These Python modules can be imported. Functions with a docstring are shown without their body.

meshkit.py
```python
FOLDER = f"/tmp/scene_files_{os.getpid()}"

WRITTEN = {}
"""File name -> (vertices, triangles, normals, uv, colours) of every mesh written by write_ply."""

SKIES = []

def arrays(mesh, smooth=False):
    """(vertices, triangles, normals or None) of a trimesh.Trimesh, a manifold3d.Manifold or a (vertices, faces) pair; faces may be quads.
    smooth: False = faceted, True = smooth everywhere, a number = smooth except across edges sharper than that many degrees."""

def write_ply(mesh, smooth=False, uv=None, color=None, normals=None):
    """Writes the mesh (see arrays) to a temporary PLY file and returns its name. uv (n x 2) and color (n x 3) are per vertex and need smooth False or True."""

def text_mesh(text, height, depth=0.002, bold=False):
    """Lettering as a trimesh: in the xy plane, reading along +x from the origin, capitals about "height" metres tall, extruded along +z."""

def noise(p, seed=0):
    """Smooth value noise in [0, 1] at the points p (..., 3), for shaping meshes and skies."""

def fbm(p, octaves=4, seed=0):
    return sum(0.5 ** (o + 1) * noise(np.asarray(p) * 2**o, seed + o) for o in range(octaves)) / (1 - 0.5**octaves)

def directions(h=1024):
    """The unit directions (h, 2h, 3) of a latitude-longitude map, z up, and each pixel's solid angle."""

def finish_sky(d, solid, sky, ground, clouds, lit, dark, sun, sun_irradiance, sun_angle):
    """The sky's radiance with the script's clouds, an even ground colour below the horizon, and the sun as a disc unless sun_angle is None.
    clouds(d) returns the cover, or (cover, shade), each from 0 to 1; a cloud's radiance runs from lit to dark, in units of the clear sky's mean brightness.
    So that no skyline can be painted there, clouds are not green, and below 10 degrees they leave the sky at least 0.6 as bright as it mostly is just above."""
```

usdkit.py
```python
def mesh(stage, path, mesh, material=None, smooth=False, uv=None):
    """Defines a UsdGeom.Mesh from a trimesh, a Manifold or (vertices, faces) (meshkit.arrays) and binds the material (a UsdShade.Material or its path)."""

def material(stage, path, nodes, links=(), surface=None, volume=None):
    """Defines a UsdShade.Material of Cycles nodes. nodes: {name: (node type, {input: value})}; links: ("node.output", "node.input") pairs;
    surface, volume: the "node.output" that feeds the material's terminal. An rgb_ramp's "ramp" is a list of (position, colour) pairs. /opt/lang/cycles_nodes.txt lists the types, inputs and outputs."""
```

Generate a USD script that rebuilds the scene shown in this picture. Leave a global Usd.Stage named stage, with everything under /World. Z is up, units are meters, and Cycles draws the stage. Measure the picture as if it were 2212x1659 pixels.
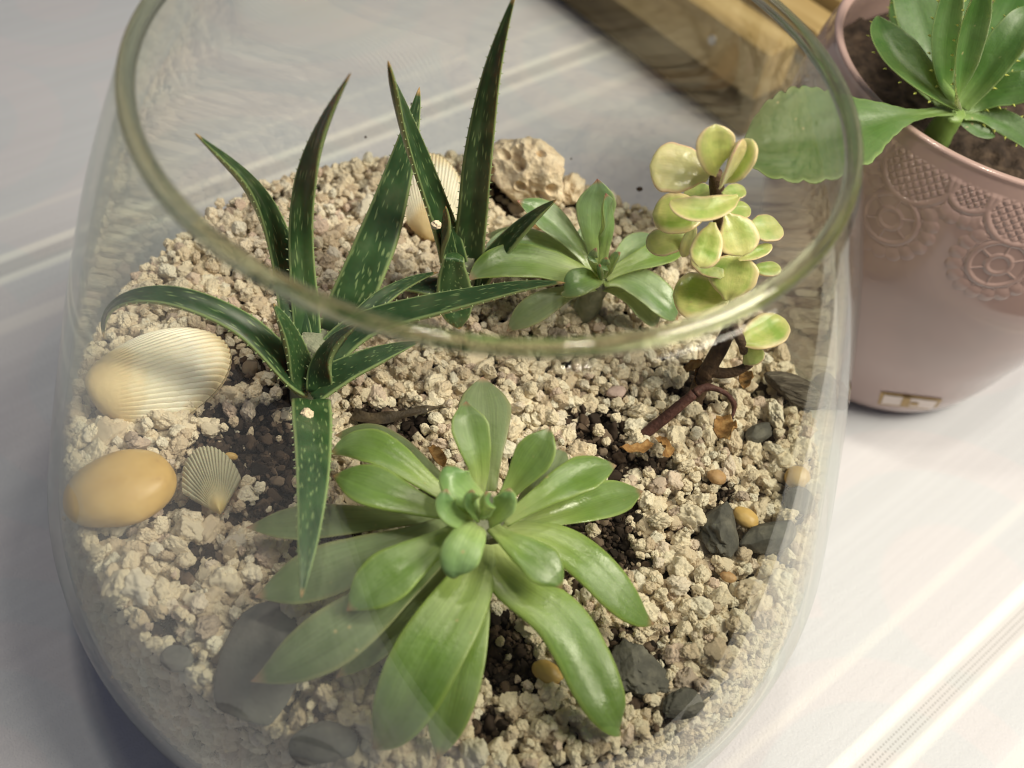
import math, random
import numpy as np, trimesh, usdkit
from meshkit import noise, fbm
from scipy.interpolate import CubicSpline, PchipInterpolator
from scipy.spatial import cKDTree
from pxr import Gf, Sdf, Usd, UsdGeom, UsdLux, UsdShade, Vt

stage = Usd.Stage.CreateInMemory()
UsdGeom.SetStageUpAxis(stage, UsdGeom.Tokens.z)
UsdGeom.SetStageMetersPerUnit(stage, 1.0)
UsdGeom.Xform.Define(stage, '/World')
rng = np.random.default_rng(7)
random.seed(7)

# ---------------------------------------------------------------- camera, light, exposure
CAM = np.array([0, -.1791, .3173])
PITCH, YAW, ROLL, HFOV = .8992, .081, .1973, 54.0
EXPOSURE = 0.12
F = 1106 / math.tan(math.radians(HFOV / 2))
FW = np.array([math.sin(YAW) * math.cos(PITCH), math.cos(YAW) * math.cos(PITCH), -math.sin(PITCH)])
_r = np.cross(FW, [0, 0, 1]); _r /= np.linalg.norm(_r); _u = np.cross(_r, FW)
RT = math.cos(ROLL) * _r + math.sin(ROLL) * _u
UP = -math.sin(ROLL) * _r + math.cos(ROLL) * _u
cam = UsdGeom.Camera.Define(stage, '/World/camera')
cam.AddTransformOp().Set(Gf.Matrix4d(*RT, 0, *UP, 0, *(-FW), 0, *CAM, 1))
cam.CreateHorizontalApertureAttr(36.0); cam.CreateVerticalApertureAttr(27.0)
cam.CreateFocalLengthAttr(18 / math.tan(math.radians(HFOV / 2)))
cam.CreateClippingRangeAttr((.01, 50.0))
cam.CreateFStopAttr(10.5); cam.CreateFocusDistanceAttr(.275)
cam.CreateExposureAttr(EXPOSURE)


def ray(x, y):
    return FW + (x - 1106) / F * RT - (y - 829.5) / F * UP


def at(x, y, z):
    """The point at height z that a sight line measured on the photograph meets."""
    d = ray(x, y)
    return CAM + (z - CAM[2]) / d[2] * d


def depth(p):
    return float((np.asarray(p) - CAM) @ FW)


def lamp(name, pos, target, radius, intensity, color):
    l = UsdLux.DiskLight.Define(stage, '/World/' + name)
    p = np.array(pos, float); z = p - np.array(target, float); z /= np.linalg.norm(z)
    x = np.cross([0, 1, 0.01], z); x /= np.linalg.norm(x); y = np.cross(z, x)
    l.AddTransformOp().Set(Gf.Matrix4d(*x, 0, *y, 0, *z, 0, *p, 1))
    l.CreateRadiusAttr(radius); l.CreateIntensityAttr(intensity); l.CreateColorAttr(Gf.Vec3f(*color))
    return l


def M(name, nodes, links=(), surface='p.BSDF', volume=None):
    return usdkit.material(stage, '/World/Looks/' + name, nodes, links, surface=surface, volume=volume)


KEY = (1.0, .915, .75)
lamp('table_lamp', (.46, -.06, .62), (.06, 0, .05), .16, 25, KEY)
lamp('ceiling_lamp', (-.06, .10, 1.00), (.0, 0, .05), .035, 140, KEY)
lamp('ceiling_lamp_001', (.22, .02, 1.00), (.0, 0, .05), .035, 140, KEY)
dome = UsdLux.DomeLight.Define(stage, '/World/room_light')
UsdShade.MaterialBindingAPI.Apply(dome.GetPrim()).Bind(
    M('room_air', {'tc': ('texture_coordinate', {}), 'sp': ('separate_xyz', {}), 'mr': ('map_range', {'from_min': -1.0, 'from_max': 1.0}),
                   'r': ('rgb_ramp', {'ramp': [(0, (.10, .085, .07)), (.40, (.16, .14, .13)), (.52, (.40, .44, .64)), (.8, (.66, .73, 1.03)), (1, (.76, .82, 1.03))]}),
                   'b': ('background_shader', {'strength': .13})},
      [('tc.generated', 'sp.vector'), ('sp.z', 'mr.value'), ('mr.result', 'r.fac'), ('r.color', 'b.color')], surface='b.background'))


# ---------------------------------------------------------------- helpers
TAKEN = {}


def free(path):
    n = TAKEN.get(path, 0); TAKEN[path] = n + 1
    return path if n == 0 else f'{path}_{n:03d}'


def tag(o, label=None, cat=None, group=None, kind=None):
    p = o.GetPrim() if hasattr(o, 'GetPrim') else o
    for k, v in (('label', label), ('category', cat), ('group', group), ('kind', kind)):
        if v:
            p.SetCustomDataByKey(k, v)
    return p


def path_of(parent):
    return '/World' if parent is None else str((parent.GetPrim() if hasattr(parent, 'GetPrim') else parent).GetPath())


ORIGIN = {}


def thing(name, label, cat, loc, group=None):
    path = free('/World/' + name)
    x = UsdGeom.Xform.Define(stage, path); x.AddTranslateOp().Set(Gf.Vec3d(*map(float, loc)))
    ORIGIN[path] = np.array(loc, float)
    return tag(x, label, cat, group)


def origin(parent):
    p = path_of(parent)
    while p and p != '/World':
        if p in ORIGIN:
            return ORIGIN[p]
        p = p.rpartition('/')[0]
    return np.zeros(3)


def obj(name, mesh, mat, parent=None, smooth=True, luv=None):
    """One Mesh prim; mesh is in world coordinates and is moved to its thing's own frame."""
    v, f = (mesh.vertices, mesh.faces) if hasattr(mesh, 'vertices') else mesh
    v = np.asarray(v, float) - origin(parent)
    f = np.asarray(f, int)
    m = usdkit.mesh(stage, free(path_of(parent) + '/' + name), (v, f), mat, smooth=smooth)
    if luv is not None:
        UsdGeom.PrimvarsAPI(m).CreatePrimvar('luv', Sdf.ValueTypeNames.Float3Array, 'vertex').Set(Vt.Vec3fArray.FromNumpy(np.asarray(luv, np.float32)))
    return m.GetPrim()


def unit(v):
    v = np.asarray(v, float)
    return v / np.maximum(np.linalg.norm(v, axis=-1, keepdims=True), 1e-12)


def rot(axis, ang):
    return trimesh.transformations.rotation_matrix(ang, axis)[:3, :3]


def grid_faces(n, m, close):
    """Faces of n rings of m points (close: the rings are closed)."""
    i, j = np.meshgrid(np.arange(n - 1), np.arange(m if close else m - 1), indexing='ij')
    j2 = (j + 1) % m
    a, b, c, d = i * m + j, i * m + j2, (i + 1) * m + j2, (i + 1) * m + j
    return np.vstack([np.stack([a, b, c], -1).reshape(-1, 3), np.stack([a, c, d], -1).reshape(-1, 3)])


def revolve(profile, seg=128, centre=(0, 0)):
    """A closed solid from a profile (r, z) that starts and ends on the axis."""
    p = np.asarray(profile, float)
    a = np.linspace(0, 2 * np.pi, seg, endpoint=False)
    ring = p[1:-1]
    v = np.stack([ring[:, None, 0] * np.cos(a) + centre[0], ring[:, None, 0] * np.sin(a) + centre[1], np.broadcast_to(ring[:, None, 1], (len(ring), seg))], -1).reshape(-1, 3)
    f = grid_faces(len(ring), seg, True)
    n = len(v)
    v = np.vstack([v, [centre[0], centre[1], p[0, 1]], [centre[0], centre[1], p[-1, 1]]])
    k = np.arange(seg); k2 = (k + 1) % seg; last = (len(ring) - 1) * seg
    f = np.vstack([f, np.stack([np.full(seg, n), k2, k], -1), np.stack([np.full(seg, n + 1), last + k, last + k2], -1)])
    return trimesh.Trimesh(v, f, process=False)


def tube(points, radii, m=10, squash=1.0, rough=0.0, seed=0, n=None):
    p = np.asarray(points, float); r = np.broadcast_to(np.asarray(radii, float), (len(p),))
    s = np.r_[0, np.cumsum(np.linalg.norm(np.diff(p, axis=0), axis=1))]
    n = n or 5 * len(p)
    t = np.linspace(0, s[-1], n)
    c = CubicSpline(s, p)(t) if len(p) > 2 else np.stack([np.interp(t, s, p[:, k]) for k in range(3)], -1)
    rr = np.interp(t, s, r)
    tan = unit(np.gradient(c, axis=0)); up = np.array([.13, .21, 1.0])
    side = unit(np.cross(tan, up)); nor = np.cross(side, tan)
    a = np.linspace(0, 2 * np.pi, m, endpoint=False)
    rad = rr[:, None] * np.ones(m)
    if rough:
        q = np.stack([np.broadcast_to(t[:, None] * 500, (n, m)), np.cos(a) * 2 + 0 * rad, np.sin(a) * 2 + 0 * rad], -1)
        rad = rad * (1 + rough * (fbm(q, 3, seed) - .5) * 2)
    v = c[:, None] + side[:, None] * (np.cos(a)[None, :, None] * rad[..., None]) + nor[:, None] * (np.sin(a)[None, :, None] * rad[..., None] * squash)
    v = v.reshape(-1, 3); f = grid_faces(n, m, True)
    k = np.arange(m); k2 = (k + 1) % m; q = len(v)
    v = np.vstack([v, c[0], c[-1]])
    f = np.vstack([f, np.stack([np.full(m, q), k2, k], -1), np.stack([np.full(m, q + 1), (n - 1) * m + k, (n - 1) * m + k2], -1)])
    return trimesh.Trimesh(v, f, process=False)


def lump(size, seed, rough=.35, freq=1.6, sub=3, fine=.08, flat=None):
    """An irregular stone: a displaced sphere, stretched to size (three half-axes)."""
    s = trimesh.creation.icosphere(sub)
    d = np.array(s.vertices)
    r = 1 + rough * (fbm(d * freq + seed * 7.3, 2, seed) - .5) * 2 + fine * (fbm(d * freq * 4.5 + seed, 2, seed + 5) - .5) * 2
    v = d * r[:, None]
    if flat:
        for k in range(flat):                                     # broken faces
            n = unit(np.random.default_rng(seed * 31 + k).normal(size=3)); h = .62 + .2 * np.random.default_rng(seed + k).random()
            over = np.maximum(v @ n - h, 0); v = v - over[:, None] * n * .85
    return trimesh.Trimesh(v * np.asarray(size), s.faces, process=False)


def place(mesh, pos, x_dir=None, up=(0, 0, 1)):
    """Turns a mesh so that its x axis follows x_dir, z near up, and moves it to pos."""
    m = mesh.copy()
    z = unit(up); x = unit(np.asarray(x_dir if x_dir is not None else (1, 0, 0), float)); x = unit(x - (x @ z) * z); y = np.cross(z, x)
    m.vertices = np.asarray(m.vertices) @ np.stack([x, y, z]) + np.asarray(pos)
    return m


def join(ms):
    return trimesh.util.concatenate(ms)


# ---------------------------------------------------------------- materials
def pos_tex(scale, detail=3, rough=.55, coord='object'):
    return {'tc': ('texture_coordinate', {}), 'n': ('noise_texture', {'scale': scale, 'detail': detail, 'roughness': rough})}, [(f'tc.{coord}', 'n.vector')]


def stone_mat(name, ramp, scale=300, rough=.75, bump=.0004, detail=5, spec=.3, strength=.7):
    nodes, links = pos_tex(scale, detail)
    nodes |= {'r': ('rgb_ramp', {'ramp': ramp}), 'b': ('bump', {'strength': strength, 'distance': bump}),
              'n2': ('noise_texture', {'scale': scale * 4, 'detail': 3}),
              'p': ('principled_bsdf', {'roughness': rough, 'specular_ior_level': spec})}
    links += [('n.fac', 'r.fac'), ('r.color', 'p.base_color'), ('tc.object', 'n2.vector'), ('n2.fac', 'b.height'), ('b.normal', 'p.normal')]
    return M(name, nodes, links)


def leaf_mat(name, along, edge, edge_at=.8, bloom=(.25, .38, .17), bloom_amt=.3, rough=.33, tip=None, sss=.2, freq=60, blot=None, spec=.5, streak=(.80, 1.12)):
    """along: colours from base to tip; edge: colour of the thin margin; bloom: the waxy bloom in patches."""
    nodes = {'a': ('attribute', {'attribute': 'luv'}), 's': ('separate_xyz', {}), 'ra': ('rgb_ramp', {'ramp': along}),
             'ab': ('math', {'math_type': 'absolute'}), 'er': ('map_range', {'from_min': edge_at, 'from_max': 1.0, 'clamp': True}),
             'tc': ('texture_coordinate', {}), 'n': ('noise_texture', {'scale': freq, 'detail': 4, 'roughness': .6}),
             'nr': ('map_range', {'from_min': .42, 'from_max': .72, 'to_max': bloom_amt, 'clamp': True}),
             'm1': ('mix_color', {'b': bloom}), 'm2': ('mix_color', {'b': edge}),
             'st': ('mapping', {'scale': (1.3, 7.0, 5.0)}), 'n2': ('noise_texture', {'scale': 2.0, 'detail': 5, 'roughness': .65}), 'sv': ('voronoi_texture', {'scale': 210.0}), 'sr': ('map_range', {'from_min': .06, 'from_max': .13, 'to_min': .55, 'to_max': 0.0, 'clamp': True}), 'sn': ('math', {'math_type': 'greater_than', 'value2': .52}), 'sm': ('math', {'math_type': 'multiply'}), 'm6': ('mix_color', {'b': (.42, .34, .16)}), 'nf': ('map_range', {'from_min': .3, 'from_max': .7, 'to_min': streak[0], 'to_max': streak[1]}),
             'm3': ('mix_color', {'blend_type': 'multiply', 'fac': 1.0, 'use_clamp': False}),
             'cf': ('combine_xyz', {}),
             'n3': ('noise_texture', {'scale': 150, 'detail': 5, 'roughness': .6}), 'b': ('bump', {'strength': .45, 'distance': .0008}),
             'rr': ('map_range', {'from_min': .35, 'from_max': .65, 'to_min': rough - .12, 'to_max': rough + .22}),
             'p': ('principled_bsdf', {'specular_ior_level': spec, 'subsurface_weight': sss, 'subsurface_scale': .0025, 'subsurface_radius': (.9, 1.0, .35)})}
    links = [('a.vector', 's.vector'), ('s.x', 'ra.fac'), ('s.y', 'ab.value1'), ('ab.value', 'er.value'), ('tc.object', 'n.vector'), ('n.fac', 'nr.value'),
             ('ra.color', 'm1.a'), ('nr.result', 'm1.fac'), ('m1.result', 'm2.a'), ('er.result', 'm2.fac'), ('a.vector', 'st.vector'), ('st.vector', 'n2.vector'), ('n2.fac', 'nf.value'), ('tc.object', 'sv.vector'), ('sv.distance', 'sr.value'), ('n.fac', 'sn.value1'), ('sr.result', 'sm.value1'), ('sn.value', 'sm.value2'), ('m3.result', 'm6.a'), ('sm.value', 'm6.fac'),
             ('nf.result', 'cf.x'), ('nf.result', 'cf.y'), ('nf.result', 'cf.z'), ('m2.result', 'm3.a'), ('cf.vector', 'm3.b'),
             ('tc.object', 'n3.vector'), ('n3.fac', 'b.height'), ('b.normal', 'p.normal'), ('n.fac', 'rr.value'), ('rr.result', 'p.roughness')]
    last = 'm6.result'
    if tip is not None:
        nodes |= {'tr': ('map_range', {'from_min': .93, 'from_max': .99, 'clamp': True}), 'm4': ('mix_color', {'b': tip})}
        links += [('s.x', 'tr.value'), ('tr.result', 'm4.fac'), (last, 'm4.a')]
        last = 'm4.result'
    if blot is not None:
        nodes |= {'nb': ('noise_texture', {'scale': 130, 'detail': 4, 'roughness': .65}), 'br': ('map_range', {'from_min': .62, 'from_max': .72, 'to_max': .8, 'clamp': True}), 'm5': ('mix_color', {'b': blot})}
        links += [('tc.object', 'nb.vector'), ('nb.fac', 'br.value'), ('br.result', 'm5.fac'), (last, 'm5.a')]
        last = 'm5.result'
    return M(name, nodes, links + [(last, 'p.base_color')])


def glass_mat(name, tint, clear, rough=0.0):
    """Clear glass: fresnel reflection over straight transmission (so that lamplight passes), with a share of real refraction."""
    return M(name, {'ge': ('geometry', {}), 'io': ('mix_float', {'a': 1.48, 'b': 1 / 1.48}), 'fr': ('fresnel', {}), 't': ('transparent_bsdf', {'color': tint}), 'g': ('glossy_bsdf', {'color': (1, 1, 1), 'roughness': rough}),
                    'pane': ('mix_closure', {}), 'lens': ('glass_bsdf', {'color': tint, 'roughness': rough, 'IOR': 1.48}), 'mx': ('mix_closure', {'fac': clear})},
             [('ge.backfacing', 'io.fac'), ('io.result', 'fr.IOR'), ('fr.fac', 'pane.fac'), ('t.BSDF', 'pane.closure1'), ('g.BSDF', 'pane.closure2'), ('lens.BSDF', 'mx.closure1'), ('pane.closure', 'mx.closure2')], surface='mx.closure')


mat_glass = M('clear_glass', {'ge': ('geometry', {}), 'io': ('mix_float', {'a': 1.42, 'b': 1 / 1.42}), 'fr': ('fresnel', {}), 'lw': ('layer_weight', {'blend': .5}),
    'ed': ('rgb_ramp', {'ramp': [(0, (.985, .99, .98)), (.6, (.97, .98, .96)), (.85, (.88, .90, .85)), (.95, (.72, .76, .69)), (1, (.50, .55, .47))]}),   # the way through the wall is longer at its edges
    't': ('transparent_bsdf', {}), 'g': ('glossy_bsdf', {'color': (1, 1, 1), 'roughness': 0.0}), 'pane': ('mix_closure', {})},
    [('ge.backfacing', 'io.fac'), ('io.result', 'fr.IOR'), ('lw.facing', 'ed.fac'), ('ed.color', 't.color'), ('fr.fac', 'pane.fac'), ('t.BSDF', 'pane.closure1'), ('g.BSDF', 'pane.closure2')], surface='pane.closure')
mat_rim = glass_mat('rim_glass', (.89, .905, .80), .38, .01)
mat_leaf = leaf_mat('rosette_leaf', [(0, (.42, .50, .19)), (.22, (.29, .40, .11)), (.5, (.145, .255, .052)), (1, (.09, .165, .036))], (.24, .35, .07), tip=(.26, .14, .08), bloom=(.20, .29, .15), bloom_amt=.36)
mat_leaf_old = leaf_mat('old_rosette_leaf', [(0, (.24, .32, .11)), (.4, (.115, .19, .062)), (1, (.09, .14, .052))], (.20, .22, .08), tip=(.34, .20, .12), bloom=(.21, .26, .15), bloom_amt=.55, rough=.5)
mat_leaf_young = leaf_mat('young_rosette_leaf', [(0, (.42, .50, .19)), (.4, (.28, .43, .13)), (1, (.13, .28, .09))], (.32, .48, .15), tip=(.35, .2, .1), bloom=(.25, .38, .20), bloom_amt=.5)
mat_leaf_back = leaf_mat('bluish_rosette_leaf', [(0, (.30, .40, .12)), (.35, (.18, .30, .09)), (1, (.10, .20, .075))], (.25, .34, .12), tip=(.33, .11, .07), bloom=(.19, .27, .17), bloom_amt=.55)
mat_jade = leaf_mat('variegated_leaf', [(0, (.52, .52, .16)), (.3, (.34, .46, .10)), (.7, (.26, .42, .08)), (1, (.56, .56, .18))], (.82, .60, .30), edge_at=.68, bloom=(.80, .72, .26), bloom_amt=.7, rough=.35, freq=110, sss=.3, streak=(.93, 1.05))
mat_jade_pale = leaf_mat('cream_leaf', [(0, (.66, .56, .24)), (.4, (.66, .64, .28)), (1, (.78, .62, .24))], (.74, .42, .27), edge_at=.86, bloom=(.50, .60, .24), bloom_amt=.6, rough=.3, freq=90, sss=.3, streak=(.93, 1.05))
mat_jade_green = leaf_mat('green_variegated_leaf', [(0, (.34, .42, .12)), (.5, (.20, .32, .07)), (1, (.36, .40, .12))], (.62, .40, .24), edge_at=.84, bloom=(.55, .52, .20), bloom_amt=.8, rough=.4, freq=120, sss=.25, streak=(.93, 1.05))
mat_pot_leaf = leaf_mat('toothed_leaf', [(0, (.17, .27, .065)), (.3, (.050, .130, .022)), (1, (.034, .095, .018))], (.14, .23, .05), edge_at=.88, bloom=(.085, .155, .04), bloom_amt=.55, rough=.45, freq=45)


def aloe_mat(name, green, spot, seed):
    return M(name, {
        'a': ('attribute', {'attribute': 'luv'}), 's': ('separate_xyz', {}), 'mp': ('mapping', {'scale': (19.0, 4.6, 9.0), 'location': (seed, seed * 2, 0)}),
        'nz': ('noise_texture', {'scale': 5.0, 'detail': 2}), 'va': ('mix_vector', {'fac': .10, 'use_clamp': False}), 'v': ('voronoi_texture', {'scale': 1.0, 'randomness': 1.0}),
        'vr': ('map_range', {'from_min': .14, 'from_max': .30, 'to_min': .62, 'to_max': 0.0, 'clamp': True}),
        'ab': ('math', {'math_type': 'absolute'}), 'er': ('map_range', {'from_min': .80, 'from_max': .93, 'to_max': .75, 'clamp': True}),
        'tc': ('texture_coordinate', {}), 'n': ('noise_texture', {'scale': 120, 'detail': 4}), 'rm': ('rgb_ramp', {'ramp': green}),
        'm1': ('mix_color', {'b': spot}), 'm2': ('mix_color', {'b': (.30, .40, .16)}), 'm3': ('mix_color', {'b': (.42, .27, .12)}),
        'tr': ('map_range', {'from_min': .965, 'from_max': .985, 'clamp': True}),
        'b': ('bump', {'strength': .3, 'distance': .0004}),
        'p': ('principled_bsdf', {'roughness': .42, 'specular_ior_level': .45, 'subsurface_weight': .08, 'subsurface_scale': .002})},
        [('a.vector', 's.vector'), ('a.vector', 'nz.vector'), ('a.vector', 'va.a'), ('nz.color', 'va.b'), ('va.result', 'mp.vector'), ('mp.vector', 'v.vector'), ('v.distance', 'vr.value'), ('s.y', 'ab.value1'), ('ab.value', 'er.value'),
         ('tc.object', 'n.vector'), ('n.fac', 'rm.fac'), ('rm.color', 'm1.a'), ('vr.result', 'm1.fac'), ('m1.result', 'm2.a'), ('er.result', 'm2.fac'),
         ('m2.result', 'm3.a'), ('s.x', 'tr.value'), ('tr.result', 'm3.fac'), ('m3.result', 'p.base_color'), ('n.fac', 'b.height'), ('b.normal', 'p.normal')])


mat_aloe = aloe_mat('spotted_leaf', [(.3, (.020, .055, .017)), (.55, (.038, .092, .028)), (.75, (.08, .13, .055))], (.26, .36, .15), 1.3)
mat_aloe_dark = aloe_mat('dark_spotted_leaf', [(.3, (.013, .038, .012)), (.55, (.026, .066, .021)), (.75, (.058, .098, .042))], (.22, .32, .13), 5.1)
mat_tooth = M('pale_tooth', {'p': ('principled_bsdf', {'base_color': (.26, .33, .15), 'roughness': .5})})
mat_tooth_yellow = M('yellow_tooth', {'p': ('principled_bsdf', {'base_color': (.42, .45, .10), 'roughness': .5})})
mat_soil = stone_mat('potting_soil', [(.25, (.012, .008, .006)), (.5, (.04, .027, .019)), (.75, (.09, .062, .042))], 220, .9, .001)
mat_crumb = M('dark_crumb', {'oi': ('object_info', {}), 'r': ('rgb_ramp', {'ramp': [(0, (.012, .009, .007)), (.5, (.045, .030, .022)), (.8, (.10, .068, .048)), (.95, (.20, .15, .11)), (1, (.42, .36, .28))]}), 'p': ('principled_bsdf', {'roughness': .9, 'specular_ior_level': .2})}, [('oi.random', 'r.fac'), ('r.color', 'p.base_color')])
mat_slate = stone_mat('grey_slate', [(.2, (.075, .075, .075)), (.55, (.115, .115, .11)), (.8, (.17, .165, .155))], 160, .6, .0003)
mat_dark_stone = stone_mat('dark_stone', [(.2, (.04, .040, .036)), (.5, (.085, .082, .07)), (.75, (.17, .16, .13))], 200, .7, .0004)
mat_bark = M('weathered_bark', {'tc': ('texture_coordinate', {}), 'mp': ('mapping', {'scale': (70, 700, 700)}), 'n': ('noise_texture', {'scale': 1.0, 'detail': 5, 'roughness': .65}),
             'r': ('rgb_ramp', {'ramp': [(.3, (.035, .028, .022)), (.55, (.12, .10, .08)), (.75, (.28, .25, .20))]}), 'b': ('bump', {'strength': .8, 'distance': .0008}),
             'p': ('principled_bsdf', {'roughness': .85, 'specular_ior_level': .2})},
             [('tc.object', 'mp.vector'), ('mp.vector', 'n.vector'), ('n.fac', 'r.fac'), ('r.color', 'p.base_color'), ('n.fac', 'b.height'), ('b.normal', 'p.normal')])
mat_yellow = stone_mat('yellow_pebble', [(.22, (.36, .21, .06)), (.35, (.52, .335, .11)), (.6, (.58, .39, .14)), (.8, (.62, .46, .21))], 130, .42, .0002, spec=.4, strength=.3)
mat_orange = stone_mat('orange_stone', [(.2, (.30, .16, .07)), (.8, (.52, .34, .17))], 300, .5, .0003)
mat_coral = stone_mat('porous_coral', [(.2, (.56, .42, .28)), (.5, (.78, .64, .46)), (.8, (.86, .75, .58))], 240, .85, .0008)
mat_dry = stone_mat('dry_leaf', [(.25, (.09, .04, .015)), (.5, (.27, .14, .045)), (.8, (.46, .30, .13))], 400, .7, .0004)
mat_dead = stone_mat('dead_leaf', [(.25, (.02, .014, .008)), (.6, (.07, .05, .028)), (.85, (.16, .12, .07))], 300, .6, .0005)
mat_twig = stone_mat('reddish_twig', [(.25, (.04, .016, .014)), (.6, (.10, .042, .034)), (.85, (.20, .11, .08))], 350, .65, .0005)
mat_stem = stone_mat('brown_stem', [(.25, (.045, .026, .016)), (.6, (.10, .06, .035)), (.85, (.19, .13, .075))], 350, .7, .0006)
mat_pale_stem = stone_mat('pale_sheath', [(.25, (.16, .18, .12)), (.6, (.30, .31, .22)), (.85, (.45, .42, .32))], 250, .7, .0005)
GRAVEL_TINTS = [(0, (.50, .40, .29)), (.1, (.63, .52, .38)), (.3, (.74, .64, .48)), (.5, (.70, .61, .46)), (.7, (.79, .70, .54)), (.88, (.74, .69, .57)), (.96, (.66, .52, .42)), (1, (.40, .33, .27))]
mat_gravel = M('cream_gravel', {
    'oi': ('object_info', {}), 'tint': ('rgb_ramp', {'ramp': GRAVEL_TINTS}),
    'tc': ('texture_coordinate', {}), 'n': ('noise_texture', {'scale': 900, 'detail': 4, 'roughness': .65}),
    'nr': ('map_range', {'from_min': .25, 'from_max': .5, 'to_min': .80, 'to_max': 1.0, 'clamp': True}), 'cf': ('combine_xyz', {}),
    'm': ('mix_color', {'blend_type': 'multiply', 'fac': 1.0}),
    'v': ('voronoi_texture', {'scale': 1000}), 'vr': ('map_range', {'from_min': .05, 'from_max': .16, 'to_min': .45, 'to_max': 1.0, 'clamp': True}), 'cv': ('combine_xyz', {}), 'm2': ('mix_color', {'blend_type': 'multiply', 'fac': .45}),
    'b': ('bump', {'strength': .55, 'distance': .0004}), 'p': ('principled_bsdf', {'roughness': .88, 'specular_ior_level': .2})},
    [('oi.random', 'tint.fac'), ('tc.object', 'n.vector'), ('n.fac', 'nr.value'), ('nr.result', 'cf.x'), ('nr.result', 'cf.y'), ('nr.result', 'cf.z'),
     ('tint.color', 'm.a'), ('cf.vector', 'm.b'), ('tc.object', 'v.vector'), ('v.distance', 'vr.value'), ('vr.result', 'cv.x'), ('vr.result', 'cv.y'), ('vr.result', 'cv.z'),
     ('m.result', 'm2.a'), ('cv.vector', 'm2.b'), ('m2.result', 'p.base_color'), ('n.fac', 'b.height'), ('b.normal', 'p.normal')])


def shell_mat(name, ramp, line):
    """luv: distance from the umbo, place across, rib phase (groove = 0)."""
    return M(name, {'a': ('attribute', {'attribute': 'luv'}), 's': ('separate_xyz', {}), 'r': ('rgb_ramp', {'ramp': ramp}),
                    'tc': ('texture_coordinate', {}), 'n': ('noise_texture', {'scale': 90, 'detail': 3}),
                    'ad': ('math', {'math_type': 'multiply_add', 'value2': .35, 'value3': -.17}), 'sm': ('math', {'math_type': 'add'}),
                    'gr': ('map_range', {'from_min': 0, 'from_max': .35, 'to_min': .75, 'to_max': 0, 'clamp': True}),
                    'gu': ('map_range', {'from_min': .3, 'from_max': .8, 'clamp': True}), 'gm': ('math', {'math_type': 'multiply'}),
                    'm': ('mix_color', {'b': line}), 'n2': ('noise_texture', {'scale': 700, 'detail': 3}), 'b': ('bump', {'strength': .35, 'distance': .0004}),
                    'p': ('principled_bsdf', {'roughness': .5, 'specular_ior_level': .4, 'subsurface_weight': .1, 'subsurface_scale': .001})},
             [('a.vector', 's.vector'), ('tc.object', 'n.vector'), ('n.fac', 'ad.value1'), ('s.x', 'sm.value1'), ('ad.value', 'sm.value2'), ('sm.value', 'r.fac'),
              ('s.z', 'gr.value'), ('s.x', 'gu.value'), ('gr.result', 'gm.value1'), ('gu.result', 'gm.value2'), ('r.color', 'm.a'), ('gm.value', 'm.fac'), ('m.result', 'p.base_color'),
              ('tc.object', 'n2.vector'), ('n2.fac', 'b.height'), ('b.normal', 'p.normal')])


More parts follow.
